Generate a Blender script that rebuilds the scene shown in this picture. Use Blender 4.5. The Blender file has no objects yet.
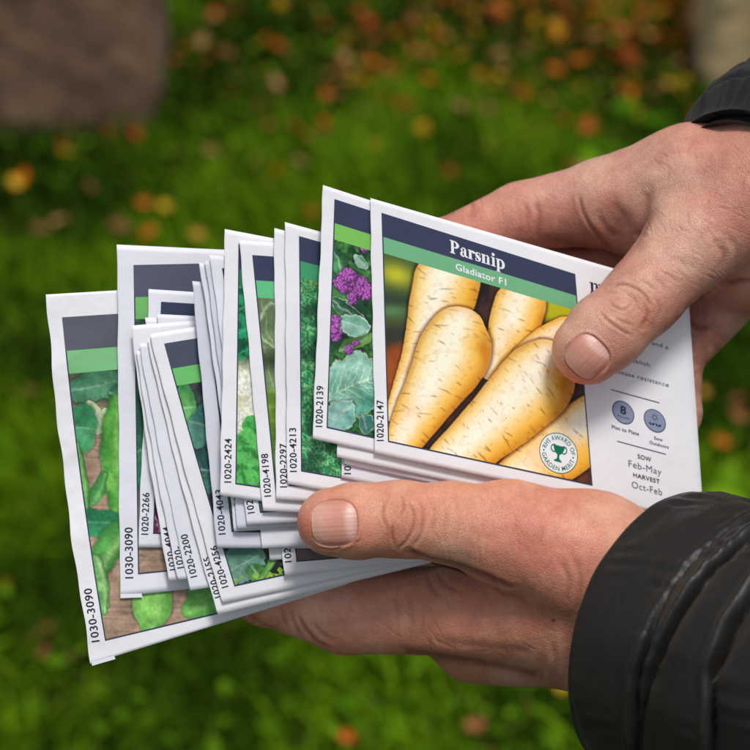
import bpy, math, random
import numpy as np
from mathutils import Vector, Matrix

R0 = random.Random(7)
rng = np.random.default_rng(11)
C = bpy.context.scene.collection
SC = bpy.context.scene

# ------------------------------------------------------------------ camera frame
PITCH = math.radians(36)
CAM = np.array([0.0, 0.0, 1.40])
D = 1771.0                      # focus distance in subject units (1 unit = PX metres at the hands)
PX = 0.55 / D
EX = np.array([1.0, 0, 0]); EY = np.array([0, math.sin(PITCH), math.cos(PITCH)]); EZ = np.array([0, -math.cos(PITCH), math.sin(PITCH)])


def cs(px, py, w):
    """subject coordinates: x right, y up, z towards the viewer, units of PX"""
    px = np.asarray(px, float); py = np.asarray(py, float); w = np.asarray(w, float)
    k = (D + w) / D
    return np.stack(np.broadcast_arrays((px - 375) * k, (375 - py) * k, -w), -1)


def to_world(c):
    c = np.asarray(c, float) * PX
    return CAM + c[..., :1] * EX + c[..., 1:2] * EY + (c[..., 2:3] - 0.55) * EZ


def W(px, py, w):
    return to_world(cs(px, py, w))


def ground_at(px, py, z=0.0):
    d = (px - 375) / D * EX + (375 - py) / D * EY - EZ
    t = (z - CAM[2]) / d[2]
    return CAM + d * t


# ------------------------------------------------------------------ noise
def hsh(ix, iy, seed):
    h = (ix.astype(np.int64) * 374761393 + iy.astype(np.int64) * 668265263 + seed * 1442695041) & 0xFFFFFFFF
    h = ((h ^ (h >> 13)) * 1274126177) & 0xFFFFFFFF
    h = (h ^ (h >> 16)) & 0xFFFFFF
    return h / float(0xFFFFFF)


def vn(x, y, seed=0):
    xi = np.floor(x); yi = np.floor(y); fx = x - xi; fy = y - yi
    fx = fx * fx * (3 - 2 * fx); fy = fy * fy * (3 - 2 * fy)
    a = hsh(xi, yi, seed); b = hsh(xi + 1, yi, seed); c = hsh(xi, yi + 1, seed); d = hsh(xi + 1, yi + 1, seed)
    return a + (b - a) * fx + (c - a) * fy + (a - b - c + d) * fx * fy


def fbm(x, y, seed=0, o=4):
    s = 0; a = .5; t = 0
    for i in range(o):
        s = s + a * vn(x * 2 ** i, y * 2 ** i, seed + i * 17); t += a; a *= .55
    return s / t


def voro(x, y, seed=0):
    xi = np.floor(x); yi = np.floor(y)
    f1 = np.full(x.shape, 9.0); idv = np.zeros(x.shape); f2 = np.full(x.shape, 9.0)
    for dx in (-1, 0, 1):
        for dy in (-1, 0, 1):
            cx = xi + dx; cy = yi + dy
            d = np.hypot(cx + hsh(cx, cy, seed) - x, cy + hsh(cx, cy, seed + 5) - y)
            n = d < f1
            f2 = np.where(n, f1, np.minimum(f2, d))
            idv = np.where(n, hsh(cx, cy, seed + 9), idv)
            f1 = np.where(n, d, f1)
    return f1, f2, idv


def lin(c):
    c = np.asarray(c, float) / 255.0
    return np.where(c <= 0.04045, c / 12.92, ((c + 0.055) / 1.055) ** 2.4)


def mulc(base, tint, m):
    return base * (1 - m[..., None] * (1 - np.asarray(tint, float)))


def ss(a, b, x):
    t = np.clip((x - a) / (b - a), 0, 1)
    return t * t * (3 - 2 * t)


# ------------------------------------------------------------------ mesh helpers
def mesh_from(name, verts, faces, mat=None, parent=None, smooth=True, col=None):
    """faces: (n,3) or (n,4) int array"""
    verts = np.asarray(verts, np.float32); faces = np.asarray(faces, np.int32)
    me = bpy.data.meshes.new(name)
    n = faces.shape[1]
    me.vertices.add(len(verts)); me.vertices.foreach_set('co', verts.ravel())
    me.loops.add(faces.size); me.loops.foreach_set('vertex_index', faces.ravel())
    me.polygons.add(len(faces))
    me.polygons.foreach_set('loop_start', np.arange(0, faces.size, n, dtype=np.int32))
    me.polygons.foreach_set('loop_total', np.full(len(faces), n, np.int32))
    if smooth:
        me.polygons.foreach_set('use_smooth', np.ones(len(faces), bool))
    me.update(calc_edges=True)
    if col is not None:
        a = me.color_attributes.new('Col', 'FLOAT_COLOR', 'POINT')
        c4 = np.ones((len(verts), 4), np.float32); c4[:, :3] = col
        a.data.foreach_set('color', c4.ravel())
    if mat: me.materials.append(mat)
    o = bpy.data.objects.new(name, me); C.objects.link(o)
    if parent is not None: adopt(o, parent)
    return o


def adopt(o, parent):
    o.parent = parent
    o.matrix_parent_inverse = parent.matrix_basis.inverted() if parent.parent is None else (parent.parent.matrix_basis @ parent.matrix_parent_inverse @ parent.matrix_basis).inverted()


def empty(name, loc):
    o = bpy.data.objects.new(name, None); C.objects.link(o)
    o.location = Vector(loc); o.empty_display_size = 0.02
    return o


def tag(o, label=None, cat=None, group=None, kind=None):
    if label: o['label'] = label
    if cat: o['category'] = cat
    if group: o['group'] = group
    if kind: o['kind'] = kind
    return o


def grid_faces(nu, nv):
    i = np.arange(nu - 1)[:, None] * nv + np.arange(nv - 1)[None, :]
    i = i.ravel()
    return np.stack([i, i + nv, i + nv + 1, i + 1], 1)


# ------------------------------------------------------------------ materials
def mat_new(name):
    m = bpy.data.materials.new(name); m.use_nodes = True
    nt = m.node_tree; b = nt.nodes['Principled BSDF']
    return m, nt, b


def nd(nt, t, **kw):
    n = nt.nodes.new(t)
    for k, v in kw.items():
        if k.startswith('i_'): n.inputs[k[2:].replace('_', ' ')].default_value = v
        else: setattr(n, k, v)
    return n


def noise_node(nt, scale, detail=3, vec=None, rough=.5):
    n = nd(nt, 'ShaderNodeTexNoise'); n.inputs['Scale'].default_value = scale; n.inputs['Detail'].default_value = detail; n.inputs['Roughness'].default_value = rough
    if vec is not None: nt.links.new(vec, n.inputs['Vector'])
    return n


def obj_vec(nt):
    return nd(nt, 'ShaderNodeNewGeometry').outputs['Position']


def bump(nt, height, strength, dist, prev=None):
    b = nd(nt, 'ShaderNodeBump'); b.inputs['Strength'].default_value = strength; b.inputs['Distance'].default_value = dist
    nt.links.new(height, b.inputs['Height'])
    if prev is not None: nt.links.new(prev, b.inputs['Normal'])
    return b.outputs['Normal']


def ink_mat(name, rgb=None, rough=.42, attr=False):
    m, nt, b = mat_new(name)
    v = obj_vec(nt)
    n1 = noise_node(nt, 900, 4, v)
    if attr:
        a = nd(nt, 'ShaderNodeAttribute', attribute_name='Col'); src = a.outputs['Color']
    else:
        c = nd(nt, 'ShaderNodeRGB'); c.outputs[0].default_value = (*lin(rgb), 1); src = c.outputs[0]
    mx = nd(nt, 'ShaderNodeMix', data_type='RGBA', blend_type='MULTIPLY'); mx.inputs['Factor'].default_value = .07
    nt.links.new(src, mx.inputs[6]); nt.links.new(n1.outputs['Fac'], mx.inputs[7])
    nt.links.new(mx.outputs[2], b.inputs['Base Color'])
    b.inputs['Roughness'].default_value = rough
    b.inputs['Specular IOR Level'].default_value = .28
    n2 = noise_node(nt, 70, 3, v)
    nt.links.new(bump(nt, n2.outputs['Fac'], .12, .002), b.inputs['Normal'])
    return m


def paper_mat(name, rgb, seed=0):
    m, nt, b = mat_new(name)
    v = obj_vec(nt)
    n1 = noise_node(nt, 60 + seed * 7, 5, v)
    r = nd(nt, 'ShaderNodeValToRGB')
    r.color_ramp.elements[0].position = .3; r.color_ramp.elements[1].position = .75
    r.color_ramp.elements[0].color = (*(np.asarray(rgb) * .93), 1); r.color_ramp.elements[1].color = (*rgb, 1)
    nt.links.new(n1.outputs['Fac'], r.inputs['Fac']); nt.links.new(r.outputs['Color'], b.inputs['Base Color'])
    b.inputs['Roughness'].default_value = .5; b.inputs['Specular IOR Level'].default_value = .35
    n2 = noise_node(nt, 45, 4, v); n3 = noise_node(nt, 1600, 2, v)
    nn = bump(nt, n2.outputs['Fac'], .35, .0022)
    nt.links.new(bump(nt, n3.outputs['Fac'], .12, .0003, nn), b.inputs['Normal'])
    return m


PAPER = [paper_mat('packet_paper', (.82, .82, .85), 0), paper_mat('packet_paper_cool', (.76, .77, .84), 1), paper_mat('packet_paper_shaded', (.66, .67, .76), 2)]  # cool and shaded copies put the shade inside the fan into the paper tone
INK_PIC = ink_mat('printed_picture', attr=True, rough=.4)
INK_NAVY = ink_mat('navy_ink', (56, 66, 92))
INK_NAVYP = ink_mat('navy_ink_picture', attr=True)
INK_TEXT = ink_mat('text_ink', (38, 42, 62))
INK_GREY = ink_mat('grey_text_ink', (82, 86, 104))
INK_WHITE = ink_mat('white_ink', (235, 238, 240))
INK_BADGE = ink_mat('badge_ink', (136, 146, 172))
INK_GREEN = ink_mat('green_emblem_ink', (0, 112, 84))

# ------------------------------------------------------------------ packets
STEP = 3.4; THICK = .5


def base_w(px, py):
    return 0.32 * (px - 375) + 0.00012 * (px - 375) ** 2 * (px < 375)


PACK = {}


class Packet:
    def __init__(s, key, layer, TL, TR, BR, BL, bow=0, wave=.8, curl=0, free=0):
        s.k = key; s.layer = layer; s.q = [np.array(p, float) for p in (TL, TR, BR, BL)]; s.bow = bow
        s.ph = np.random.default_rng(layer * 13 + 3).uniform(0, 6.28, 6); s.wave = wave; s.curl = curl; s.free = free
        PACK[key] = s

    def pt(s, u, v):
        TL, TR, BR, BL = s.q
        u = np.asarray(u, float)[..., None]; v = np.asarray(v, float)[..., None]
        p = (1 - u) * (1 - v) * TL + u * (1 - v) * TR + u * v * BR + (1 - u) * v * BL
        b = s.bow * 4 * v * (1 - v) * (1 - u) ** 2
        # a slightly uneven hand-cut edge
        e_ = 2.2 if s.free > 1 else 1.0
        j = e_ * (.3 * np.sin(v * 17 + s.ph[0]) + .25 * np.sin(v * 41 + s.ph[1])) * (1 - u)
        return p + np.concatenate([b + j, 0 * b], -1)

    def w(s, px, py):
        a = s.wave
        z = base_w(px, py) + s.layer * STEP
        z = z + a * (.55 * np.sin(px * .021 + s.ph[0]) * np.sin(py * .017 + s.ph[1]) + .3 * np.sin(px * .05 + py * .031 + s.ph[2]) + .15 * np.sin(py * .09 - px * .02 + s.ph[3]))
        if s.curl:
            TL, BL = s.q[0], s.q[3]
            ex = TL[0] + (BL[0] - TL[0]) * (py - TL[1]) / (BL[1] - TL[1])
            d = np.clip(px - ex, 0, 200)
            z = z + s.curl * np.exp(-d / 7.0)
        if s.free:
            f = np.clip((150 - px) / 110, 0, 1.3)
            z = z + s.free * f ** 1.5 * (1.2 + .9 * np.sin(py * .028 + 1.0)) + s.free * .3 * f * fbm(px * .07, py * .05, 31, 3) * 2 + s.free * .5 * f * np.abs(np.sin(py * .035 + px * .03 + 2 * vn(px * .03, py * .03, 5)))
        return z

    def world(s, p, lift=0.0):
        return W(p[..., 0], p[..., 1], s.w(p[..., 0], p[..., 1]) - lift)

    def build(s, label, mat):
        q0 = W(*s.q[3], base_w(*s.q[3]) + s.layer * STEP)
        root = empty('seed_packet', q0)
        tag(root, label, 'seed packet', 'seed packets fanned out in the hands')
        n = 130 if s.free > 1 else 56
        # finer towards the left margin, rounded pillow edge
        us = np.linspace(0, 1, n) ** 1.4; vs = np.linspace(0, 1, n)
        U, V = np.meshgrid(us, vs, indexing='ij')
        P = s.pt(U, V)
        wf = s.w(P[..., 0], P[..., 1])
        edge = np.minimum(np.minimum(U, 1 - U) * 320, np.minimum(V, 1 - V) * 260)
        rd = .12 * np.exp(-edge / .6)
        F = W(P[..., 0], P[..., 1], wf + rd)
        B = W(P[..., 0], P[..., 1], wf + THICK - rd)
        verts = np.concatenate([F.reshape(-1, 3), B.reshape(-1, 3)])
        f = grid_faces(n, n); g = f[:, ::-1] + n * n
        idx = np.arange(n * n).reshape(n, n)
        loop = np.concatenate([idx[:, 0], idx[-1, 1:], idx[-2::-1, -1], idx[0, -2:0:-1]])
        nx = np.roll(loop, -1)
        sd = np.stack([loop, nx, nx + n * n, loop + n * n], 1)
        o = mesh_from('paper_envelope', verts, np.concatenate([f, g, sd[:, ::-1]]), mat, root)
        sm = np.ones(len(o.data.polygons), bool); sm[len(f) + len(g):] = False
        o.data.polygons.foreach_set('use_smooth', sm)
        s.root = root
        return root

    def sheet(s, name, quad, mat, lift, nu, nv, paint=None, us=None, parent=None):
        """a printed area lying on the paper; quad are its four corners"""
        us = np.linspace(0, 1, nu) if us is None else us
        vs = np.linspace(0, 1, nv)
        U, V = np.meshgrid(us, vs, indexing='ij')
        a, b, c, d = [np.array(p, float) for p in quad]
        P = ((1 - U) * (1 - V))[..., None] * a + (U * (1 - V))[..., None] * b + (U * V)[..., None] * c + ((1 - U) * V)[..., None] * d
        TL, TR, BR, BL = s.q
        gv = np.clip((P[..., 1] - TL[1]) / (BL[1] - TL[1]), 0, 1)
        P[..., 0] += s.bow * 4 * gv * (1 - gv) * (1 - U) ** 2
        col = None
        if paint is not None:
            X_, Y_ = P[..., 0], P[..., 1]
            if name == 'picture' and s.k != 'T':
                wa_ = 1.0 if s.k in 'AJ' else 3.0
                X_ = X_ + wa_ * (fbm(X_ * .12, Y_ * .12, 61, 3) - .5) * 2; Y_ = Y_ + wa_ * (fbm(X_ * .12, Y_ * .12, 67, 3) - .5) * 2
            col = paint(X_, Y_, U, V)
            if name == 'picture' and s.k != 'T':
                g_ = .55 + .9 * fbm(P[..., 0] * .09, P[..., 1] * .09, 71, 4)
                g_ = g_ * (.8 + .4 * fbm(P[..., 0] * .5, P[..., 1] * .5, 73, 2))
                col = col * g_[..., None]
            col = np.clip(col, 0, 1).reshape(-1, 3)
        v = s.world(P, lift).reshape(-1, 3)
        return mesh_from(name, v, grid_faces(len(us), nv), mat, s.root if parent is None else parent, col=col)

    def text(s, name, body, org, e1, e2, mat, lift=.35, length=None, height=None, bold=0.0, center=False, parent=None):
        """org: photo-plane start of baseline; e1 along the text, e2 towards the top of the letters"""
        tv, tf = text_geo(body, bold)
        mn = tv.min(0); mx = tv.max(0)
        L = mx[0] - mn[0]
        capv, _ = text_geo('0', bold); cap = capv[:, 1].max() - max(0, capv[:, 1].min())
        x = (tv[:, 0] - mn[0]) / L * length; y = tv[:, 1] / cap * height
        if center: x = x - length / 2; y = y - height / 2
        P = np.array(org, float) + x[:, None] * np.array(e1, float) + y[:, None] * np.array(e2, float)
        v = s.world(P, lift)
        return mesh_from(name, v, tf, mat, s.root if parent is None else parent, smooth=False)


_tc = {}


def text_geo(body, bold=0.0):
    k = (body, bold)
    if k in _tc: return _tc[k]
    cu = bpy.data.curves.new('lettering', 'FONT'); cu.body = body; cu.size = 1; cu.offset = bold; cu.space_character = 1.08; cu.resolution_u = 4
    ob = bpy.data.objects.new('lettering', cu); C.objects.link(ob)
    dg = bpy.context.evaluated_depsgraph_get(); dg.update()
    me = ob.evaluated_get(dg).to_mesh()
    me.calc_loop_triangles()
    v = np.array([tuple(x.co)[:2] for x in me.vertices]); f = np.array([tuple(t.vertices) for t in me.loop_triangles])
    bpy.data.objects.remove(ob); bpy.data.curves.remove(cu)
    _tc[k] = (v, f)
    return v, f


def unit(v):
    v = np.array(v, float); return v / np.linalg.norm(v)


# ---------------- painters: functions of paper position, return linear colour
def mixc(base, rgb, m):
    return base + (lin(rgb) - base) * m[..., None]


def flat(rgb, x):
    return np.broadcast_to(lin(rgb), x.shape + (3,)).copy()


def leaf_paint(col, x, y, cx, cy, rx, ry, ang, rgb, dark, veins=True, seed=0, edge=(190, 215, 200), ew=.0, vstr=.14):
    ew = ew * .4
    ca, sa = math.cos(ang), math.sin(ang)
    dx, dy = x - cx, y - cy
    u = (dx * ca + dy * sa) / rx; v = (-dx * sa + dy * ca) / ry
    wob = (fbm(x * .09, y * .09, seed, 4) - .5) * .42 + (fbm(x * .35, y * .35, seed + 1, 2) - .5) * .1
    r = np.sqrt(u * u + v * v) + wob
    m = ss(1.03, .97, r)
    sh = mixc(flat(dark, x), rgb, np.clip(.4 + 1.6 * (fbm(x * .06, y * .06, seed + 3) - .45) + .3 * v, 0, 1))
    if veins:
        wv = 4 * (fbm(x * .1, y * .1, seed + 8, 2) - .5)
        mid = np.exp(-((v * ry + wv * .5) / 1.0) ** 2) * ss(1.0, .2, u)
        side = np.exp(-((((u * rx + np.abs(v) * ry * .9 + wv) / 8.0) % 1 - .5) / .07) ** 2) * ss(1, .1, np.abs(v))
        sh = mixc(sh, edge, np.clip(mid * .45 + side * vstr, 0, 1))
        sh = mixc(sh, dark, ss(.0, -.6, v) * .5)
        net = voro(x * .42 + wv * .2, y * .42, seed + 2)
        sh = mixc(sh, edge, ss(.08, .0, net[1] - net[0]) * vstr * .5)
        sh = sh * (.72 + .56 * fbm(x * .13, y * .13, seed + 6))[..., None]
    if ew: sh = mixc(sh, edge, ss(1 - ew, 1, r) * .8)
    # darkening just outside the leaf
    col = mixc(col, (12, 26, 16), ss(1.16, 1.0, r) * .55 * (1 - m))
    return col * (1 - m[..., None]) + sh * m[..., None]


def pod_paint(col, x, y, pts, rgb, hi, dark, seed=0):
    t, d, sgn, L, rr = spine(x, y, pts)
    rr = rr * (1 + .05 * np.sin(t * .22 + seed))
    m = ss(1.02, .97, d / rr)
    q = sgn * d / rr
    sh = mixc(flat(rgb, x), hi, np.exp(-((q + .35) / .3) ** 2) * .7)
    sh = mixc(sh, dark, ss(.35, 1, np.abs(q)) * .65)
    sh = mixc(sh, dark, ss(.4, .75, fbm(x * .07, y * .07, seed)) * .45)
    sh = mixc(sh, hi, ss(.5, .75, fbm(x * .05 + 9, y * .05, seed + 2)) * .4)
    sh = sh * (.85 + .3 * fbm(x * .4, y * .4, seed + 5))[..., None]
    col = mixc(col, (30, 30, 18), ss(1.2, 1.0, d / rr) * .5 * (1 - m))
    return col * (1 - m[..., None]) + sh * m[..., None]


def spine(x, y, pts):
    best = np.full(x.shape, 1e9); T = np.zeros(x.shape); DD = np.zeros(x.shape); S = np.zeros(x.shape); RR = np.ones(x.shape)
    L = 0
    for (ax, ay, ar), (bx, by, br) in zip(pts[:-1], pts[1:]):
        vx, vy = bx - ax, by - ay; l = math.hypot(vx, vy)
        h = np.clip(((x - ax) * vx + (y - ay) * vy) / (l * l), 0, 1)
        dx, dy = x - ax - h * vx, y - ay - h * vy
        d = np.hypot(dx, dy); r = ar + (br - ar) * h
        k = d / r
        n = k < best
        best = np.where(n, k, best); T = np.where(n, L + h * l, T); DD = np.where(n, d, DD); RR = np.where(n, r, RR)
        S = np.where(n, np.sign(vx * dy - vy * dx), S)
        L += l
    return T, DD, S, L, RR


def smooth_pts(pts, n=7):
    """Catmull-Rom through (x,y,r)"""
    p = np.array(pts, float); p = np.vstack([2 * p[0] - p[1], p, 2 * p[-1] - p[-2]])
    out = []
    for i in range(1, len(p) - 2):
        for t in np.linspace(0, 1, n, endpoint=False):
            a, b, c, d = p[i - 1:i + 3]
            out.append(.5 * ((2 * b) + (c - a) * t + (2 * a - 5 * b + 4 * c - d) * t * t + (3 * b - a - 3 * c + d) * t ** 3))
    out.append(p[-2])
    return [tuple(o) for o in out]


def Z(ox, oy, s):
    return lambda pts: [(ox + a / s, oy + b / s, r / s) for a, b, r in pts]


PZ = Z(370, 240, 2.883)


def parsnip(col, x, y, pts, seed, shade=(190, 112, 14), warm=.0):
    sp_ = smooth_pts(PZ(pts))
    t, d, sg, L, r = spine(x, y, sp_)
    k = d / r + .05 * (fbm(x * .07, y * .07, seed + 30, 2) - .5)
    m = ss(1.015, .985, k)
    (ax, ay, _), (bx, by, _) = sp_[0], sp_[-1]
    l = math.hypot(bx - ax, by - ay); ex, ey = (bx - ax) / l, (by - ay) / l
    tt = (x - ax) * ex + (y - ay) * ey
    qq = ((y - ay) * ex - (x - ax) * ey)
    rl = np.interp(tt, [((px_ - ax) * ex + (py_ - ay) * ey) for px_, py_, _ in sp_], [r_ for _, _, r_ in sp_])
    cc = np.interp(tt, [((px_ - ax) * ex + (py_ - ay) * ey) for px_, py_, _ in sp_], [((py_ - ay) * ex - (px_ - ax) * ey) for px_, py_, _ in sp_])
    q = np.clip((qq - cc) / rl, -1, 1)              # smooth cross coordinate in paper units
    # light falls from the left shoulder; the flank on the other side turns golden
    lf = np.where(ey > 0, 1.0, 1.0) * q
    c = flat((255, 226, 136), x)
    c = mixc(c, (255, 251, 230), np.exp(-((lf - .2) / .52) ** 2) * .97)
    c = mixc(c, (252, 188, 50), ss(-.05, -.85, lf) * .92)
    c = mixc(c, (250, 206, 104), ss(.55, .95, lf) * .7)
    c = mulc(c, (.72, .42, .08), ss(-.62, -1.0, lf) * .8)
    c = mulc(c, (.75, .52, .22), ss(.8, 1.0, lf) * .7)
    cap = ss(.55, 1.0, k) * ss(.0, -8, tt)
    c = mixc(c, (238, 180, 72), cap * .6)
    c = mixc(c, (248, 186, 60), ss(.42, .8, fbm(x * .022, y * .022, seed + 2)) * (.4 + warm))
    c = mixc(c, (226, 160, 50), ss(.5, .8, fbm(x * .25, y * .25, seed + 5)) * .25)
    # transverse creases, denser and darker towards the flanks
    for n, (pitch, seg, thr, amp, wd_) in enumerate([(6.2, 17.0, .76, .7, .12), (4.0, 10.0, .84, .45, .15), (9.5, 26.0, .72, .75, .085)]):
        xx = tt / pitch + .55 * np.sin(qq * .06 + seed + n) + .5 * (vn(qq * .08, tt * .03, seed + n) - .5) + .03 * qq * (1 if n % 2 else -1) * .3
        cell = np.floor(xx); fr = xx - cell
        qs = qq / seg + hsh(cell, cell * 0 + 3, seed + n) * 7
        cq = np.floor(qs); f2 = qs - cq
        on = (hsh(cell, cq, seed + 1 + n) + .22 * np.abs(q) > thr + .12)
        hl = .12 + .3 * hsh(cell, cq, seed + 4 + n)
        ln = np.exp(-((fr - .5) / wd_) ** 2) * ss(hl, hl * .2, np.abs(f2 - .5)) * on * (.4 + .6 * hsh(cell, cq, seed + 2 + n))
        c = mulc(c, (.34, .13, .015), np.clip(ln * 1.15, 0, 1) * amp)
    c = mulc(c, (.8, .6, .3), ss(.72, .8, vn(x * .9, y * .9, seed + 8)) * .25)
    col = mulc(col, (.26, .10, .02), ss(1.16, 1.0, k) * .95 * (1 - m))
    c = c * (.86 + .17 * np.clip(1 - (np.abs(q - .1) / 1.05) ** 3, 0, 1))[..., None]
    return col * (1 - m[..., None]) + c * m[..., None]


def paint_parsnips(x, y, U, V):
    zx, zy = (x - 370) * 2.883, (y - 240) * 2.883
    c = flat((64, 38, 30), x)
    c = mixc(c, (34, 22, 22), ss(.4, .7, fbm(x * .06, y * .06, 3)))
    g = ss(330, 190, zy) * ss(330, 90, zx)
    c = mixc(c, (70, 96, 44), g)
    c = mixc(c, (196, 196, 40), np.exp(-((zx - 75) / 45) ** 2 - ((zy - 85 - .2 * zx) / 28) ** 2) * .95)
    c = mixc(c, (44, 60, 44), np.exp(-((zy - 165 - .12 * zx) / 26) ** 2) * (zx < 140) * .9)
    c = mixc(c, (96, 140, 96), np.exp(-((zy - 205) / 16) ** 2 - ((zx - 60) / 45) ** 2) * .7)
    c = mixc(c, (44, 46, 44), np.exp(-((zy - 270) / 26) ** 2) * (zx < 130) * .8)
    c = mixc(c, (176, 86, 22), ss(300, 340, zy + .2 * zx) * ss(150, 90, zx) * (.55 + .6 * (fbm(x * .1, y * .1, 8) - .3)))
    c = mixc(c, (186, 186, 26), ss(480, 520, zx) * ss(245, 215, zy) * .95)
    c = mixc(c, (170, 100, 50), ss(.5, .7, fbm(x * .03, y * .05, 12)) * ss(340, 600, zy) * .25)
    c = parsnip(c, x, y, [(222, 120, 96), (205, 190, 92), (160, 320, 66), (70, 500, 26)], 21)
    c = parsnip(c, x, y, [(432, 190, 76), (415, 240, 72), (380, 310, 46), (345, 380, 24)], 33, warm=.2)
    c = parsnip(c, x, y, [(560, 262, 42), (500, 292, 40), (440, 330, 30)], 45, warm=.45)
    c = parsnip(c, x, y, [(252, 275, 84), (240, 330, 106), (185, 430, 84), (130, 520, 66), (80, 610, 46)], 57)
    c = parsnip(c, x, y, [(640, 520, 74), (580, 580, 92), (480, 655, 84), (400, 720, 70)], 69, warm=.25)
    c = parsnip(c, x, y, [(498, 366, 80), (478, 412, 110), (392, 500, 99), (304, 582, 84), (234, 640, 72)], 81)
    return c


def paint_broccoli(x, y, U, V):
    n = fbm(x * .09, y * .09, 4); n2 = fbm(x * .2, y * .2, 9)
    c = mixc(flat((20, 62, 34), x), (64, 134, 62), ss(.35, .75, n))
    c = mixc(c, (10, 26, 20), ss(.55, .8, n2) * .8)
    c = mixc(c, (120, 180, 96), ss(.62, .8, fbm(x * .07 + 9, y * .11, 14)) * .6)
    c = leaf_paint(c, x, y, 338, 262, 16, 9, 1.1, (70, 150, 84), (22, 74, 44), seed=2)
    c = leaf_paint(c, x, y, 362, 262, 10, 5, .9, (150, 200, 170), (60, 130, 100), seed=3, ew=.3)
    c = leaf_paint(c, x, y, 350, 315, 26, 7, .75, (56, 120, 70), (18, 60, 40), seed=7, ew=.25)
    c = leaf_paint(c, x, y, 353, 326, 17, 10, .35, (176, 214, 196), (90, 160, 132), seed=5, ew=.35, edge=(214, 232, 220))
    c = leaf_paint(c, x, y, 356, 343, 18, 7, -.4, (110, 160, 76), (46, 90, 40), seed=6)
    c = leaf_paint(c, x, y, 356, 384, 33, 30, 2.75, (158, 210, 190), (72, 150, 128), seed=11, ew=.1, edge=(236, 244, 206), vstr=.55)
    c = leaf_paint(c, x, y, 338, 418, 20, 15, 2.4, (170, 216, 206), (100, 166, 152), seed=15, ew=.15, edge=(210, 230, 206), vstr=.3)
    c = leaf_paint(c, x, y, 366, 423, 9, 9, 1.4, (120, 180, 170), (50, 116, 104), seed=16, ew=.3)
    f1, f2, idv = voro(x * .5, y * .5, 3)
    def floret(c, cx, cy, r):
        d = np.hypot(x - cx, y - cy) / r + (fbm(x * .2, y * .2, 40) - .5) * .5
        m = ss(1.05, .9, d)
        p = mixc(flat((110, 34, 120), x), (206, 120, 206), np.clip(1.1 - f1 * 1.7, 0, 1))
        p = mixc(p, (60, 14, 74), ss(.4, 1.0, d) * ss(-.4, 1, (x - cx + y - cy) / r) * .7)
        c = mixc(c, (16, 18, 22), ss(1.3, 1.0, d) * (1 - m) * .6)
        return c * (1 - m[..., None]) + p * m[..., None]
    for a in [(346, 278, 9), (341, 283, 7.5), (353, 281, 8), (344, 287, 7), (350, 276, 7), (356, 287, 7), (361, 283, 6.5), (357, 292, 6), (366, 290, 6), (352, 299, 6), (364, 249, 4), (350, 297, 5), (367, 296, 5),
              (335, 319, 5), (334, 327, 5.5), (338, 336, 5.5), (350, 349, 5), (356, 343, 3.5), (334, 333, 5)]:
        c = floret(c, *a)
    return c


def kale(x, y, sc=.2, seed=5, lo=(10, 56, 38), mid=(34, 128, 80), hi=(136, 204, 136)):
    wx = x + 7 * (fbm(x * .11, y * .11, seed) - .5) * 2; wy = y + 7 * (fbm(x * .11 + 7, y * .11, seed + 2) - .5) * 2
    f1, f2, idv = voro(wx * sc, wy * sc, seed)
    e = ss(.0, .3, f2 - f1)
    c = mixc(flat(hi, x), mid, e)
    c = mixc(c, lo, ss(.45, .9, f1) * .75)
    big = fbm(x * .045, y * .045, seed + 6)
    c = mixc(c, lo, ss(.5, .68, big) * .8)
    return c * (1.25 - .3 * fbm(x * .3, y * .3, seed + 8))[..., None]


def paint_kale(x, y, U, V):
    c = kale(x, y)
    c = mixc(c, (130, 160, 50), ss(300, 270, y) * ss(.45, .6, fbm(x * .1, y * .1, 3)) * .6)
    return c


def paint_lettuce(x, y, U, V):
    c = mixc(flat((4, 84, 56), x), (30, 150, 96), ss(.4, .6, fbm(x * .08, y * .12, 5)))
    c = mixc(c, (70, 190, 120), np.exp(-(((y + x * .5) % 22 - 11) / 1.2) ** 2) * .7)
    cau = ss(355, 372, y + 4 * (fbm(x * .1, y * .1, 7) - .5))
    f1, f2, i = voro(x * .28, y * .28, 8)
    w = mixc(flat((196, 200, 176), x), (244, 246, 240), np.clip(1 - f1 * 1.2, 0, 1))
    w = mixc(w, (120, 150, 110), ss(.6, .85, fbm(x * .12, y * .12, 10)) * .6)
    w = mixc(w, (214, 206, 150), ss(.45, .7, fbm(x * .09, y * .06, 22)) * .6)
    c = c * (1 - cau[..., None]) + w * cau[..., None]
    e = 432 - (x - 236) * 1.0 + 14 * (fbm(x * .15, y * .1, 12) - .5) * 2
    g = ss(e - 2, e + 2, y)
    gr = mixc(flat((20, 128, 52), x), (96, 196, 96), np.clip(kale(x, y, .16, 15)[..., 1] * 4, 0, 1))
    gr = mixc(gr, (8, 100, 40), ss(.5, .75, fbm(x * .16, y * .16, 3)) * .7)
    return c * (1 - g[..., None]) + gr * g[..., None]


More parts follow.
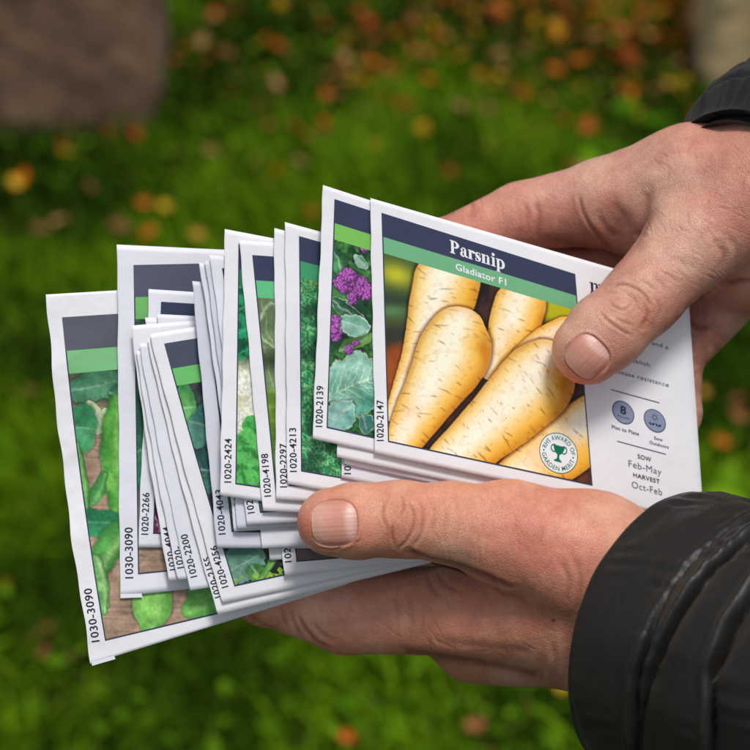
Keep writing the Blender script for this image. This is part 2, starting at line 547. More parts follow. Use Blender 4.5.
def paint_cabbage(x, y, U, V):
    c = mixc(flat((74, 98, 66), x), (122, 146, 100), fbm(x * .05, y * .05, 6))
    r = np.hypot(x - 282, y - 325)
    c = mixc(c, (180, 200, 160), np.exp(-((r - 20 - 6 * fbm(x * .1, y * .1, 3)) / 1.3) ** 2) * .8)
    c = mixc(c, (170, 190, 150), np.exp(-(((x - y * .3 + 10 * fbm(x * .05, y * .05, 2)) % 13 - 6) / .9) ** 2) * .45)
    lo = ss(348, 352, y)
    c = mixc(c, (50, 60, 28), np.exp(-((y - 360) / 10) ** 2) * .9)
    c2 = mixc(flat((120, 160, 40), x), (52, 88, 30), fbm(x * .1, y * .1, 8))
    m = ss(385, 395, y)
    c = c * (1 - m[..., None]) + c2 * m[..., None]
    return c


def paint_leek(x, y, U, V):
    c = mixc(flat((44, 44, 56), x), (92, 84, 88), ss(.4, .7, fbm(x * .1, y * .1, 3)))
    c = mixc(c, (30, 70, 60), ss(.5, .7, fbm(x * .08 + 4, y * .05, 6)))
    c = leaf_paint(c, x, y, 188, 408, 9, 28, -.2, (112, 190, 96), (52, 130, 64), seed=2)
    c = leaf_paint(c, x, y, 203, 425, 14, 24, .3, (90, 150, 130), (40, 96, 90), seed=4, edge=(170, 200, 190))
    c = leaf_paint(c, x, y, 206, 470, 16, 24, .2, (70, 130, 110), (30, 80, 74), seed=8)
    c = leaf_paint(c, x, y, 240, 520, 22, 30, .3, (80, 130, 100), (30, 70, 56), seed=9)
    c = mixc(c, (20, 34, 24), ss(545, 553, y) * .8)
    c = leaf_paint(c, x, y, 242, 564, 23, 18, -.5, (120, 164, 142), (76, 126, 108), seed=14, edge=(170, 200, 180))
    c = leaf_paint(c, x, y, 256, 573, 10, 9, .9, (96, 160, 90), (50, 110, 50), seed=15)
    c = mixc(c, (150, 196, 60), ss(.5, .6, fbm(x * .2, y * .2, 20)) * ss(574, 580, y + (x - 235) * .25) * .8)
    c = pod_paint(c, x, y, [(276, 556, 3.5), (258, 583, 2.5)], (110, 176, 80), (170, 216, 130), (50, 100, 40))
    return c


def wood(x, y, seed=0):
    c = mixc(flat((150, 124, 104), x), (186, 158, 134), fbm(x * .02, y * .3, seed, 4))
    return mixc(c, (120, 96, 80), ss(.55, .75, fbm(x * .03 + 5, y * .5, seed + 3, 3)) * .6)


def paint_beans(x, y, U, V):
    c = wood(x, y, 3)
    zx, zy = (x - 40) * 4.167, (y - 340) * 4.167
    c = mixc(c, (30, 70, 46), ss(300, 250, zy) * .8)
    G, H, K = (86, 168, 62), (150, 208, 104), (36, 104, 40)
    c = leaf_paint(c, x, y, 95, 386, 30, 15, -.22, (96, 158, 118), (46, 110, 76), seed=4, edge=(150, 190, 160))
    c = leaf_paint(c, x, y, 122, 396, 14, 12, .2, (60, 140, 96), (24, 92, 60), seed=5)
    c = leaf_paint(c, x, y, 94, 410, 12, 6, .9, (226, 228, 196), (190, 200, 150), veins=False, seed=6)
    c = leaf_paint(c, x, y, 102, 422, 6, 14, .35, (200, 220, 180), (140, 180, 120), veins=False, seed=7)
    c = leaf_paint(c, x, y, 82, 428, 15, 27, .1, (84, 168, 112), (40, 124, 76), seed=8, edge=(150, 200, 160))
    c = pod_paint(c, x, y, smooth_pts([(116, 402, 8), (113, 440, 13), (117, 485, 13), (126, 530, 10)]), G, H, K, 3)
    c = pod_paint(c, x, y, smooth_pts([(104, 475, 4), (97, 492, 7), (88, 508, 2)]), (76, 150, 76), (120, 190, 110), K, 4)
    c = pod_paint(c, x, y, smooth_pts([(76, 445, 4), (82, 480, 6), (86, 512, 4)]), (80, 160, 90), H, K, 5)
    c = leaf_paint(c, x, y, 101, 523, 26, 14, .12, (54, 150, 96), (24, 104, 64), seed=10, edge=(120, 190, 140))
    c = pod_paint(c, x, y, smooth_pts([(118, 535, 14), (103, 557, 14), (96, 578, 10), (106, 606, 4)]), (90, 170, 80), (170, 214, 130), K, 6)
    c = pod_paint(c, x, y, smooth_pts([(96, 560, 6), (102, 585, 7), (104, 612, 3)]), (120, 190, 110), (190, 226, 150), K, 8)
    c = pod_paint(c, x, y, smooth_pts([(152, 585, 21), (152, 605, 19), (150, 626, 10)]), (128, 200, 92), (160, 220, 120), (70, 150, 56), 9)
    c = pod_paint(c, x, y, smooth_pts([(222, 580, 26), (206, 598, 19), (190, 610, 8)]), (118, 190, 90), (150, 214, 116), (60, 140, 50), 10)
    return c


def paint_beans2(x, y, U, V):
    c = wood(x, y, 9)
    c = mixc(c, (18, 84, 58), ss(540, 470, y) * .9)
    c = leaf_paint(c, x, y, 140, 365, 20, 40, .1, (40, 130, 84), (14, 80, 54), seed=3)
    c = leaf_paint(c, x, y, 150, 450, 26, 50, -.1, (50, 140, 90), (16, 84, 54), seed=4)
    c = pod_paint(c, x, y, smooth_pts([(250, 380, 14), (240, 450, 20), (260, 530, 16)]), (86, 168, 62), (150, 208, 104), (36, 104, 40), 3)
    return c


def paint_cabbage_red(x, y, U, V):
    c = mixc(flat((112, 26, 74), x), (180, 84, 130), ss(.4, .65, fbm(x * .09, y * .05, 4)))
    c = mixc(c, (230, 190, 214), np.exp(-(((x * .9 - y * .35 + 9 * fbm(x * .08, y * .08, 2)) % 15 - 7) / .9) ** 2) * .8)
    c = mixc(c, (54, 8, 40), ss(.55, .75, fbm(x * .15, y * .1, 9)) * .7)
    return c


def leafy(seed, lo, mid, hi):
    def f(x, y, U, V):
        c = kale(x, y, .1, seed, lo, mid, hi)
        for k in range(6):
            q = np.random.default_rng(seed * 31 + k)
            uu, vv = q.uniform(.05, .9), q.uniform(.25, .95)
            i = np.unravel_index(np.argmin((U - uu) ** 2 + (V - vv) ** 2), U.shape)
            c = leaf_paint(c, x, y, x[i], y[i], q.uniform(14, 30), q.uniform(9, 16), q.uniform(0, 3.1), mid, lo, seed=seed + k, edge=hi)
        return c
    return f


def paint_soil(x, y, U, V):
    return mixc(mixc(flat((76, 66, 66), x), (112, 96, 92), fbm(x * .15, y * .15, 3)), (120, 84, 100), ss(.55, .8, fbm(x * .04, y * .04, 6)) * .5)


# ---------------- packets list: key, layer, corners, panel ...
NAVY = (52, 60, 86)
SP = [
 ('T', 0, (370, 198), (688, 290), (704, 523), (375, 453), dict(panel=((381.5, 212.7), (575.3, 274), (592.7, 486), (388, 442)), band=(112, 178, 132), pic=paint_parsnips, fine=(340, 350), us=None, wave=.5), '1020-2147', 5.6, 12, 41, 0),
 ('S', 1, (323, 185), (640, 288), (640, 511), (312.5, 438.7), dict(panel=((334.5, 199), (528, 262), (524, 472), (326.5, 428)), band=(122, 192, 86), pic=paint_broccoli, vis=.26, wave=.6), '1020-2139', 5.8, 12, 41, 0),
 ('Z1', 2, (350, 205), (655, 292), (660, 527), (337, 457), dict(curl=0.33), None, 0, 0, 0, 0),
 ('Z2', 3, (354, 212), (658, 298), (662, 534), (344, 464), dict(curl=0.28), None, 0, 0, 0, 1),
 ('Z3', 4, (349, 225), (655, 300), (660, 545), (341, 478), dict(panel=((362, 240), (550, 285), (556, 502), (354, 462.5)), band=(80, 150, 90), pic=leafy(3, (16, 34, 24), (40, 70, 44), (90, 110, 70)), vis=.3), '1020-', 6, 4, 22, 1),
 ('R', 5, (285, 222), (600, 308), (600, 539), (287, 484), dict(panel=((299, 236), (490, 290), (492, 505), (301, 471.5)), band=(62, 152, 104), pic=paint_kale, vis=.24), '1020-4213', 6.2, 12, 44, 0),
 ('Q', 6, (274, 228), (590, 310), (590, 522), (276, 499.5), dict(curl=0.50, panel=((287, 241), (480, 292), (484, 500), (289, 486)), band=(100, 180, 110), pic=leafy(8, (20, 60, 30), (60, 120, 60), (140, 180, 90)), vis=.12), '1020-2297', 7.5, 12, 44, 0),
 ('P', 7, (239, 240), (560, 263), (580, 525), (263, 511), dict(curl=0.28, panel=((252.3, 255), (440, 268), (460, 505), (276, 498)), band=(96, 192, 132), pic=paint_cabbage, vis=.2), '1020-4198', 6.3, 14, 43, 0),
 ('O', 8, (225, 229), (545, 290), (540, 540), (220, 495.5), dict(panel=((238.5, 244), (430, 280), (425, 512), (235.3, 484.3)), band=(40, 130, 84), pic=paint_lettuce, vis=.22), '1020-2424', 7.4, 13, 44, 0),
 ('N', 9, (209, 254.5), (525, 290), (555, 508), (247, 525), dict(curl=0.66, panel=((222, 268), (410, 292), (436, 500), (260, 513)), band=(120, 160, 120), pic=leafy(12, (50, 60, 60), (90, 100, 90), (150, 150, 130)), vis=.3), '1020-', 5.5, 11, 22, 1),
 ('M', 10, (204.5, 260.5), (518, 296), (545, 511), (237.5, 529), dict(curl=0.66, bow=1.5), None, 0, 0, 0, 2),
 ('L', 11, (199, 262.5), (515, 300), (540, 513), (234, 531.5), dict(curl=0.77, bow=1.5), '1020-', 6.5, 16, 22, 1),
 ('WW', 12, (238, 275), (540, 300), (560, 530), (262, 548.5), dict(), None, 0, 0, 0, 1),
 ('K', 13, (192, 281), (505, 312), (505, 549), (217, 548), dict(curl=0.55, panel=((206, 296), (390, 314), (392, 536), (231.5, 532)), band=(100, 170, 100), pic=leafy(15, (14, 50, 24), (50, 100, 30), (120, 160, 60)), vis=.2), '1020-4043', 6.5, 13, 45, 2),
 ('Y', 14, (252, 305), (560, 300), (575, 546), (285, 575.7), dict(panel=((267, 318), (455, 316), (466, 548), (296.5, 562)), band=(140, 120, 120), pic=paint_soil, vis=.35), '1020-', 5.5, 13, 24, 0),
 ('X', 15, (243, 290), (545, 300), (560, 546), (269.5, 560), dict(), None, 0, 0, 0, 0),
 ('J', 16, (149.5, 334), (465, 283), (500, 545), (222.3, 603), dict(bow=-1.5, panel=((164.4, 343.5), (352, 313), (400, 550), (234.7, 586.7)), band=(108, 190, 106), pic=paint_leek, vis=.4, hdr_glare=(74, 80, 98)), '1020-4256', 7.2, 14, 43, 0),
 ('I', 17, (147, 338), (455, 300), (500, 546), (217.6, 614.5), dict(bow=-3), '1020-2155', 5.2, 16, 42, 0),
 ('H', 18, (139, 343.5), (450, 320), (470, 546), (190, 590.5), dict(bow=-2, curl=1.2), '1020-2200', 6.5, 12, 44, 1),
 ('G', 19, (136, 351), (450, 330), (470, 545), (178, 580), dict(bow=-2), '1020-', 5.5, 11, 22, 1),
 ('F', 20, (131, 325.5), (450, 300), (470, 545), (169, 581), dict(bow=-2, curl=.8), '1020-4044', 6, 10, 44, 0),
 ('E', 21, (157, 314), (470, 330), (470, 550), (181, 568), dict(), None, 0, 0, 0, 1),
 ('D', 22, (145, 317.5), (460, 330), (460, 552), (173, 572), dict(), None, 0, 0, 0, 0),
 ('C', 23, (149, 289), (470, 310), (460, 549), (138, 547.5), dict(panel=((161, 301.7), (350, 313), (344, 535), (153, 534)), band=(110, 180, 110), pic=paint_cabbage_red, vis=.2), '1020-2266', 6, 13, 42, 1),
 ('B', 24, (117, 244.5), (480, 262), (470, 558), (120, 596.5), dict(wave=.8, panel=((133.5, 265), (360, 260), (365, 552), (138, 574.5)), band=(112, 180, 104), pic=paint_beans2, vis=.25, hdr_glare=(82, 86, 104), free=.4), '1030-3090', 9, 18, 51, 1),
 ('A', 25, (45.7, 294.5), (430, 272), (450, 552), (91, 664), dict(wave=.8, bow=-4, panel=((63, 317.3), (285, 303), (310, 592), (106, 641)), band=(124, 190, 130), pic=paint_beans, vis=.62, hdr_glare=(88, 90, 104), free=3.0), '1030-3090', 8.2, 21, 54, 0),
]
LAB = {
 'T': 'front seed packet with large cream parsnips and a white text column on its right',
 'S': 'packet with purple sprouting broccoli over a pale veined leaf, left of the parsnips',
 'Z1': 'plain white packet edge just below the parsnip packet, upper of two blank edges',
 'Z2': 'thin blank white packet edge under the parsnips, just above the dark picture strip',
 'Z3': 'packet edge under the parsnip packet with a thin dark picture strip touching the thumb top',
 'R': 'packet coded 1020-4213 with a dense curly green kale picture',
 'Q': 'packet coded 1020-2297 showing only a narrow white margin left of the curly kale packet',
 'P': 'packet coded 1020-4198 with a grey green cabbage strip, tilted to the left',
 'O': 'packet coded 1020-2424 with white heads above a bright green frilly leaf',
 'N': 'pale packet edge with rounded fold, first left of the packet coded 1020-2424',
 'M': 'thin packet edge, middle one of three rolled edges left of code 1020-2424',
 'L': 'rolled pale packet edge right of the packet coded 1020-4043, its code cut off after 1020',
 'WW': 'blank white packet corner left of the lower thumb tip, above the dark brown picture',
 'K': 'grey shaded packet coded 1020-4043 standing half hidden in the middle of the fan',
 'Y': 'packet under the lower thumb with a dark brown picture corner and code starting 1020',
 'X': 'small blank white packet corner poking out right of the grey green leaf picture',
 'J': 'leaning packet coded 1020-4256 with header greyed by painted glare, green band and grey green leaves',
 'I': 'leaning packet coded 1020-2155, its lower edge just under the packet coded 1020-4256',
 'H': 'leaning white packet coded 1020-2200 with a rolled left edge',
 'G': 'sliver of a leaning packet between the codes 1020-4044 and 1020-2200',
 'F': 'leaning packet coded 1020-4044 with a broad blank white top corner',
 'E': 'blank white packet top just under the navy header of the magenta packet, the wider one',
 'D': 'tiny blank white packet corner under the navy header of the magenta packet, the narrower one',
 'C': 'packet coded 1020-2266 with a thin magenta red strip of picture',
 'B': 'large packet coded 1030-3090 with header greyed by painted glare, standing upright second from the left',
 'A': 'large crinkled packet coded 1030-3090 with broad bean pods, leftmost and tilted outwards',
}

for key, layer, TL, TR, BR, BL, op, code, off, start, ln, pm in SP:
    p = Packet(key, layer, TL, TR, BR, BL, op.get('bow', 0), op.get('wave', .8), op.get('curl', 0), op.get('free', 0))
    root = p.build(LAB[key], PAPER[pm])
    if 'panel' in op:
        q = [np.array(a, float) for a in op['panel']]
        vis = op.get('vis'); hd = op.get('hdr_glare', NAVY)  # some headers have glare painted into their ink as a greyer navy
        nu, nv = op.get('fine', (int(vis * 330) if vis else 0, 260))
        if vis:
            us = np.concatenate([np.linspace(0, vis, nu), np.linspace(vis, 1, 18)[1:]])
        else:
            us = np.linspace(0, 1, nu)
        vs_ = lambda a: ((1 - a) * q[0] + a * q[3], (1 - a) * q[1] + a * q[2])
        (h0, h1), (g0, g1), (b0, b1) = vs_(.104), vs_(.175), vs_(1)
        # navy keyline all round the picture, printed as a frame of four strips in one sheet behind it
        ng = 130 if p.free > 1 else 40
        p.sheet('keyline', q, INK_NAVY, .14, ng, ng)
        ins = 1.3
        eL = unit(q[3] - q[0]); e1 = unit(q[1] - q[0])
        pq = (g0 + e1 * ins, g1 - e1 * ins, q[2] - e1 * ins - eL * ins * 1.3, q[3] + e1 * ins - eL * ins * 1.3)
        p.sheet('picture', pq, INK_PIC, .34, nu, nv, op['pic'], us)
        def hpaint(x, y, U, V, hd=hd, layer=layer):
            c = flat(hd, x); return c * (.92 + .16 * fbm(x * .03, y * .06, layer))[..., None]
        p.sheet('header_band', (q[0], q[1], h1, h0), INK_NAVYP, .36, ng, 24, hpaint)
        def gpaint(x, y, U, V, b=op['band'], layer=layer):
            c = flat(b, x); return c * (.92 + .16 * fbm(x * .03, y * .06, layer + 5))[..., None]
        p.sheet('colour_band', (h0 + e1 * ins, h1 - e1 * ins, g1 - e1 * ins, g0 + e1 * ins), INK_NAVYP, .4, ng, 20, gpaint)
    if code:
        TLa, BLa = np.array(TL, float), np.array(BL, float)
        # local direction of the left margin near the code
        v0 = 1 - start / np.linalg.norm(BLa - TLa); v1 = 1 - (start + ln) / np.linalg.norm(BLa - TLa)
        a0 = p.pt(0.0, v0); a1 = p.pt(0.0, v1)
        e1 = unit(a1 - a0); nrm = np.array([-e1[1], e1[0]])  # to the right of the margin
        hgt = 8.0 if code.startswith('1030') else 6.9
        org = a0 + nrm * (off + hgt / 2)
        p.text('code_lettering', code, org, e1, -nrm, INK_TEXT, .35, ln, hgt, bold=.012)

# ---- lettering on the front packet
T = PACK['T']


def didone(word, n_per=46):
    """bold high-contrast serif letters as a coverage mask; returns mask array, width and origin in x-heights"""
    ss_ = 3
    adv = dict(P=1.12, a=.92, r=.78, s=.72, n=1.1, i=.56, p=1.08, m=1.56)
    wd = sum(adv[c] for c in word)
    H0, H1 = -.5, 1.55
    N = n_per * ss_
    xs = (np.arange(int(wd * N)) + .5) / N; ys = H0 + (np.arange(int((H1 - H0) * N)) + .5) / N
    X, Y = np.meshgrid(xs, ys, indexing='ij')
    M = np.zeros(X.shape, bool)
    x0 = 0
    def rect(a, b, c, d): return (X - x0 > a) & (X - x0 < b) & (Y > c) & (Y < d)
    def ell(cx, cy, rx, ry): return ((X - x0 - cx) / rx) ** 2 + ((Y - cy) / ry) ** 2 < 1
    hl = .1
    for ch in word:
        if ch == 'P':
            M |= rect(.12, .44, 0, 1.42) | rect(0, .58, 0, hl) | rect(0, .5, 1.42 - hl, 1.42)
            M |= (ell(.52, 1.02, .52, .4) & ~ell(.46, 1.02, .24, .4 - hl)) & (X - x0 > .44)
        elif ch == 'a':
            M |= rect(.44, .72, .1, .72) | ell(.74, .09, .15, .1)
            M |= ell(.42, .72, .3, .3) & ~ell(.36, .68, .16, .24) & (Y > .68) | ell(.2, .72, .13, .12)
            M |= ell(.32, .28, .3, .3) & ~ell(.42, .3, .15, .2) & (X - x0 < .5)
        elif ch == 'r':
            M |= rect(.1, .38, 0, 1) | rect(0, .5, 0, hl) | rect(0, .2, 1 - hl, 1) | ell(.62, .84, .15, .15)
            M |= ell(.58, .7, .26, .3) & ~ell(.6, .64, .22, .26) & (Y > .7)
        elif ch == 's':
            d = np.abs((Y - .5) * .8 + (X - x0 - .33) * .62)
            M |= (d < .17) & (np.abs(X - x0 - .33) < .3) & (np.abs(Y - .5) < .34)
            M |= ell(.33, .73, .29, .28) & ~ell(.4, .7, .2, .2) & (Y > .55) | ell(.33, .27, .29, .28) & ~ell(.26, .3, .2, .2) & (Y < .45)
            M |= rect(.5, .58, .68, 1.0) | rect(.06, .14, 0, .32)
        elif ch in 'nm':
            M |= rect(.1, .38, 0, 1) | rect(0, .48, 0, hl) | rect(0, .2, 1 - hl, 1)
            for k in range(2 if ch == 'm' else 1):
                s = .5 * k
                M |= rect(.62 + s, .9 + s, 0, .7) | rect(.54 + s, 1.0 + s, 0, hl)
                M |= ell(.62 + s, .7, .28, .31) & ~ell(.52 + s, .66, .18, .24) & (Y > .68)
        elif ch == 'i':
            M |= rect(.12, .4, 0, 1) | rect(0, .5, 0, hl) | rect(0, .22, 1 - hl, 1) | ell(.25, 1.3, .17, .17)
        elif ch == 'p':
            M |= rect(.1, .38, -.45, 1) | rect(0, .5, -.45, -.45 + hl) | rect(0, .2, 1 - hl, 1)
            M |= ell(.52, .5, .46, .52) & ~ell(.46, .5, .22, .4) & (X - x0 > .38)
        x0 += adv[ch]
    nx, ny = X.shape[0] // ss_, X.shape[1] // ss_
    A = M[:nx * ss_, :ny * ss_].reshape(nx, ss_, ny, ss_).mean((1, 3))
    return A, wd, H0, H1


def didone_mesh(pk, name, word, org, e1, e2, xh, wscale, mat, lift):
    """only the inked cells become faces, corner heights trimmed by marching the mask"""
    A, wd, H0, H1 = didone(word, 30)
    nx, ny = A.shape
    on = A > .5
    ii, jj = np.nonzero(on)
    idx = -np.ones((nx + 1, ny + 1), int)
    for a, b in ((0, 0), (1, 0), (1, 1), (0, 1)): idx[ii + a, jj + b] = 0
    k = np.argwhere(idx == 0); idx[k[:, 0], k[:, 1]] = np.arange(len(k))
    x = k[:, 0] / nx * wd * xh * wscale; y = (H0 + k[:, 1] / ny * (H1 - H0)) * xh
    P = np.array(org) + x[:, None] * np.array(e1) + y[:, None] * np.array(e2)
    f = np.stack([idx[ii, jj], idx[ii + 1, jj], idx[ii + 1, jj + 1], idx[ii, jj + 1]], 1)
    return mesh_from(name, pk.world(P, lift), f, mat, pk.root, smooth=False)


eT = unit((193.8, 61.3))
UPt = np.array([-.035, -1.0])
didone_mesh(T, 'title_lettering', 'Parsnip', (450.2, 252.6), eT, UPt, 9.0, 1.03, INK_WHITE, .48)
T.text('variety_lettering', 'Gladiator F1', (455.8, 269.6), eT, UPt, INK_WHITE, .5, 53, 6.6, bold=.02)

# text column
TX = T
e1 = unit((.965, .262)); up = np.array([-.055, -1.0])
didone_mesh(T, 'heading_lettering', 'm', (590.4, 292.8), e1, up, 11.0, .82, INK_TEXT, .35)
def tline(body, right, ln, h, mat=INK_GREY, bold=0.0):
    org = np.array(right) - e1 * ln
    T.text('text_line', body, org, e1, up, mat, .35, ln, h, bold=bold)
tline('and a', (668.4, 349.2), 17, 4.0, bold=.004)
tline('establish', (650, 367.0), 29, 4.0, bold=.004)
tline('disease resistance', (668.9, 387.2), 58.5, 4.2, bold=.004)


def ctext(body, c, ln, h, mat=INK_GREY, bold=0.0, name='text_line'):
    T.text(name, body, c, e1, up, mat, .35, ln, h, bold=bold, center=True)


ctext('SOW', (644.5, 457.9), 14, 4.5, INK_TEXT, .02)
ctext('Feb-May', (645.0, 467.6), 34, 6.6)
ctext('HARVEST', (646.5, 478.1), 27.5, 4.4, INK_TEXT, .02)
ctext('Oct-Feb', (647.0, 488.3), 31.5, 6.6)
ctext('Plot to Plate', (625.4, 430.2), 28, 3.5, INK_TEXT, .015)
ctext('Sow', (658.5, 438.8), 9.2, 3.2, INK_TEXT, .015)
ctext('Outdoors', (659, 444.6), 20, 3.2, INK_TEXT, .015)


def strip(a, b, wd, name='rule'):
    a, b = np.array(a, float), np.array(b, float)
    n = np.array([0, 1.0])
    T.sheet(name, (a - n * wd / 2, b - n * wd / 2, b + n * wd / 2, a + n * wd / 2), INK_TEXT, .35, 14, 2)


strip((611, 389.6), (659.4, 402.8), .9)
strip((617.3, 441.2), (666, 454.3), .9)


def disc(pk, name, c, r, ex, ey, mat, lift, r0=0.0, n=64, parent=None):
    a = np.linspace(0, 2 * np.pi, n, endpoint=False)
    rs = np.linspace(r0, r, 4)
    P = np.array(c) + (rs[:, None, None] * (np.cos(a)[None, :, None] * np.array(ex) + np.sin(a)[None, :, None] * np.array(ey)))
    v = pk.world(P, lift).reshape(-1, 3)
    i = np.arange(3)[:, None] * n; j = np.arange(n)[None, :]; j2 = (j + 1) % n
    f = np.stack([i + j, i + n + j, i + n + j2, i + j2], -1).reshape(-1, 4)
    return mesh_from(name, v, f, mat, pk.root if parent is None else parent)


for c in ((623.3, 412.5), (654.9, 420.8)):
    b = disc(T, 'badge', c, 11.0, e1, up, INK_BADGE, .35)
    disc(T, 'badge_ring', c, 11.4, e1, up, INK_TEXT, .45, 10.6, parent=b)
    if c[0] < 640:
        T.text('badge_numeral', '8', np.array(c) + e1 * 0 + up * 2.6, e1, up, INK_TEXT, .5, 6.0, 8.2, bold=.03, center=True, parent=b)
        T.text('badge_text', 'Months', np.array(c) - up * 4.6, e1, up, INK_TEXT, .5, 12.5, 2.4, bold=.0, center=True, parent=b)
    else:
        disc(T, 'sun_mark', np.array(c) + up * 3.4, 2.4, e1, up, INK_TEXT, .5, 1.7, 20, b)
        for k in range(8):
            th = k * math.pi / 4; dr = math.cos(th) * e1 + math.sin(th) * up; pr = -math.sin(th) * e1 + math.cos(th) * up
            s0 = np.array(c) + up * 3.4
            T.sheet('sun_ray', (s0 + dr * 3.1 - pr * .25, s0 + dr * 4.2 - pr * .25, s0 + dr * 4.2 + pr * .25, s0 + dr * 3.1 + pr * .25), INK_TEXT, .5, 2, 2, parent=b)
        for k in (-1, 1):
            s0 = np.array(c) + e1 * 3.3 * k - up * 5.0
            for sd in (-1, 1):
                aa = math.radians(90 - sd * 50); dr = math.cos(aa) * e1 + math.sin(aa) * up; pr = -math.sin(aa) * e1 + math.cos(aa) * up
                n = 9; tt = np.linspace(0, 1, n); wv = np.sin(tt * np.pi) * 1.0
                P = np.concatenate([s0 + dr * (tt * 4.0)[:, None] + pr * wv[:, None], s0 + dr * (tt * 4.0)[:, None] - pr * wv[:, None]])
                f = np.stack([np.arange(n - 1), np.arange(1, n), np.arange(1, n) + n, np.arange(n - 1) + n], 1)
                mesh_from('seedling_mark', T.world(P, .5), f, INK_TEXT, b)

# award roundel
EC = np.array([558.6, 453.2]); ea = e1; eb = np.array([.10, -1.0])
roundel = disc(T, 'award_emblem', EC, 19.6, ea, eb, INK_WHITE, .52)
disc(T, 'emblem_ring', EC, 19.9, ea, eb, INK_GREEN, .58, 19.1, parent=roundel)


def arc_text(body, r, a_mid, span, h, inward):
    tv, tf = text_geo(body, .012)
    mn, mx = tv.min(0), tv.max(0)
    t = (tv[:, 0] - mn[0]) / (mx[0] - mn[0]) - .5
    y = tv[:, 1] / .7 * h
    if not inward:
        a = a_mid - t * span; rr = r + y
    else:
        a = a_mid + t * span; rr = r + h - y
    P = EC + (rr * np.cos(a))[:, None] * ea + (rr * np.sin(a))[:, None] * eb
    mesh_from('emblem_lettering', T.world(P, .62), tf, INK_GREEN, roundel, smooth=False)


arc_text('RHS AWARD OF', 12.9, math.radians(90), math.radians(164), 4.4, False)
arc_text('GARDEN MERIT', 12.9, math.radians(-90), math.radians(158), 4.4, True)
for sx in (-1, 1): disc(T, 'emblem_dot', EC + ea * 15.2 * sx - eb * .6, .9, ea, eb, INK_GREEN, .62, 0, 12, roundel)
# cup: lathe-like outline plus two handles
prof = [(6.0, 7.5), (5.8, 6.4), (5.4, 4.2), (4.2, 1.4), (2.4, -.6), (1.2, -1.6), (1.0, -3.6), (1.5, -5.4), (2.2, -6.3), (3.9, -7.2), (3.9, -8.6)]
pp = np.array(prof); n = len(pp)
P = np.concatenate([EC + pp[:, :1] * ea + pp[:, 1:] * eb, EC - pp[:, :1] * ea + pp[:, 1:] * eb])
mesh_from('trophy_mark', T.world(P, .62), np.stack([np.arange(n - 1), np.arange(1, n), np.arange(1, n) + n, np.arange(n - 1) + n], 1), INK_GREEN, roundel, smooth=False)
for sx in (-1, 1):
    a = np.linspace(-2.0, 1.9, 20); 
    def ring(r): return EC + ((5.0 + np.cos(a) * r) * sx)[:, None] * ea + ((4.0 + np.sin(a) * r * 1.15))[:, None] * eb
    P = np.concatenate([ring(3.6), ring(2.5)])
    mesh_from('trophy_handle', T.world(P, .66), np.stack([np.arange(19), np.arange(1, 20), np.arange(1, 20) + 20, np.arange(19) + 20], 1), INK_GREEN, roundel, smooth=False)

# folded seam flaps at the lower corner of the two large packets
for key, a, b, c, d in (('A', (91.5, 662), (114, 655.5), (115.5, 659), (92, 665.8)), ('B', (120.3, 594), (141.5, 593.4), (142.6, 597.3), (120.5, 598.2))):
    PACK[key].sheet('seam_flap', (a, b, c, d), PAPER[1], .15, 8, 4)


# ------------------------------------------------------------------ hands: signed-distance modelling
class Limb:
    def __init__(s): s.pr = []

    def cone(s, a, b, k=14, flat=None):
        (ax, ay, aw, ar), (bx, by, bw, br) = a, b
        A = cs(ax, ay, aw); B = cs(bx, by, bw)
        s.pr.append((A, B, ar * (D + aw) / D, br * (D + bw) / D, k, flat))

    def f(s, p):
        out = None
        for A, B, ra, rb, k, fl in s.pr:
            ba = B - A; pa = p - A
            h = np.clip(pa @ ba / (ba @ ba), 0, 1)
            v = pa - h[..., None] * ba
            if fl is not None:
                n, fac = fl
                v = v + (v @ n)[..., None] * n * (fac - 1)
            d = np.sqrt((v * v).sum(-1)) - (ra + (rb - ra) * h)
            if out is None: out = d
            else:
                hh = np.clip(.5 + .5 * (out - d) / k, 0, 1)
                out = out + (d - out) * hh - k * hh * (1 - hh)
        return out

    def bounds(s, m=14):
        lo = np.min([np.minimum(A - ra, B - rb) for A, B, ra, rb, _, _ in s.pr], 0) - m
        hi = np.max([np.maximum(A + ra, B + rb) for A, B, ra, rb, _, _ in s.pr], 0) + m
        return lo, hi

    def grad(s, p, e=.6):
        g = np.stack([s.f(p + np.eye(3)[i] * e) - s.f(p - np.eye(3)[i] * e) for i in range(3)], -1)
        return g / (np.linalg.norm(g, axis=-1, keepdims=True) + 1e-9)

    def surface(s, h=3.0):
        lo, hi = s.bounds()
        n = np.ceil((hi - lo) / h).astype(int) + 1
        xs = [lo[i] + h * np.arange(n[i]) for i in range(3)]
        Dv = np.empty(n, np.float32)
        for i in range(n[0]):
            Y, Zz = np.meshgrid(xs[1], xs[2], indexing='ij')
            Dv[i] = s.f(np.stack([np.full(Y.shape, xs[0][i]), Y, Zz], -1))
        v, f = surface_nets(Dv)
        v = lo + v * h
        for _ in range(3):
            g = s.grad(v); v = v - g * s.f(v)[:, None]
        v, f = subdiv(v, f)
        for _ in range(2):
            g = s.grad(v); v = v - g * s.f(v)[:, None]
        return v, f, s.grad(v)


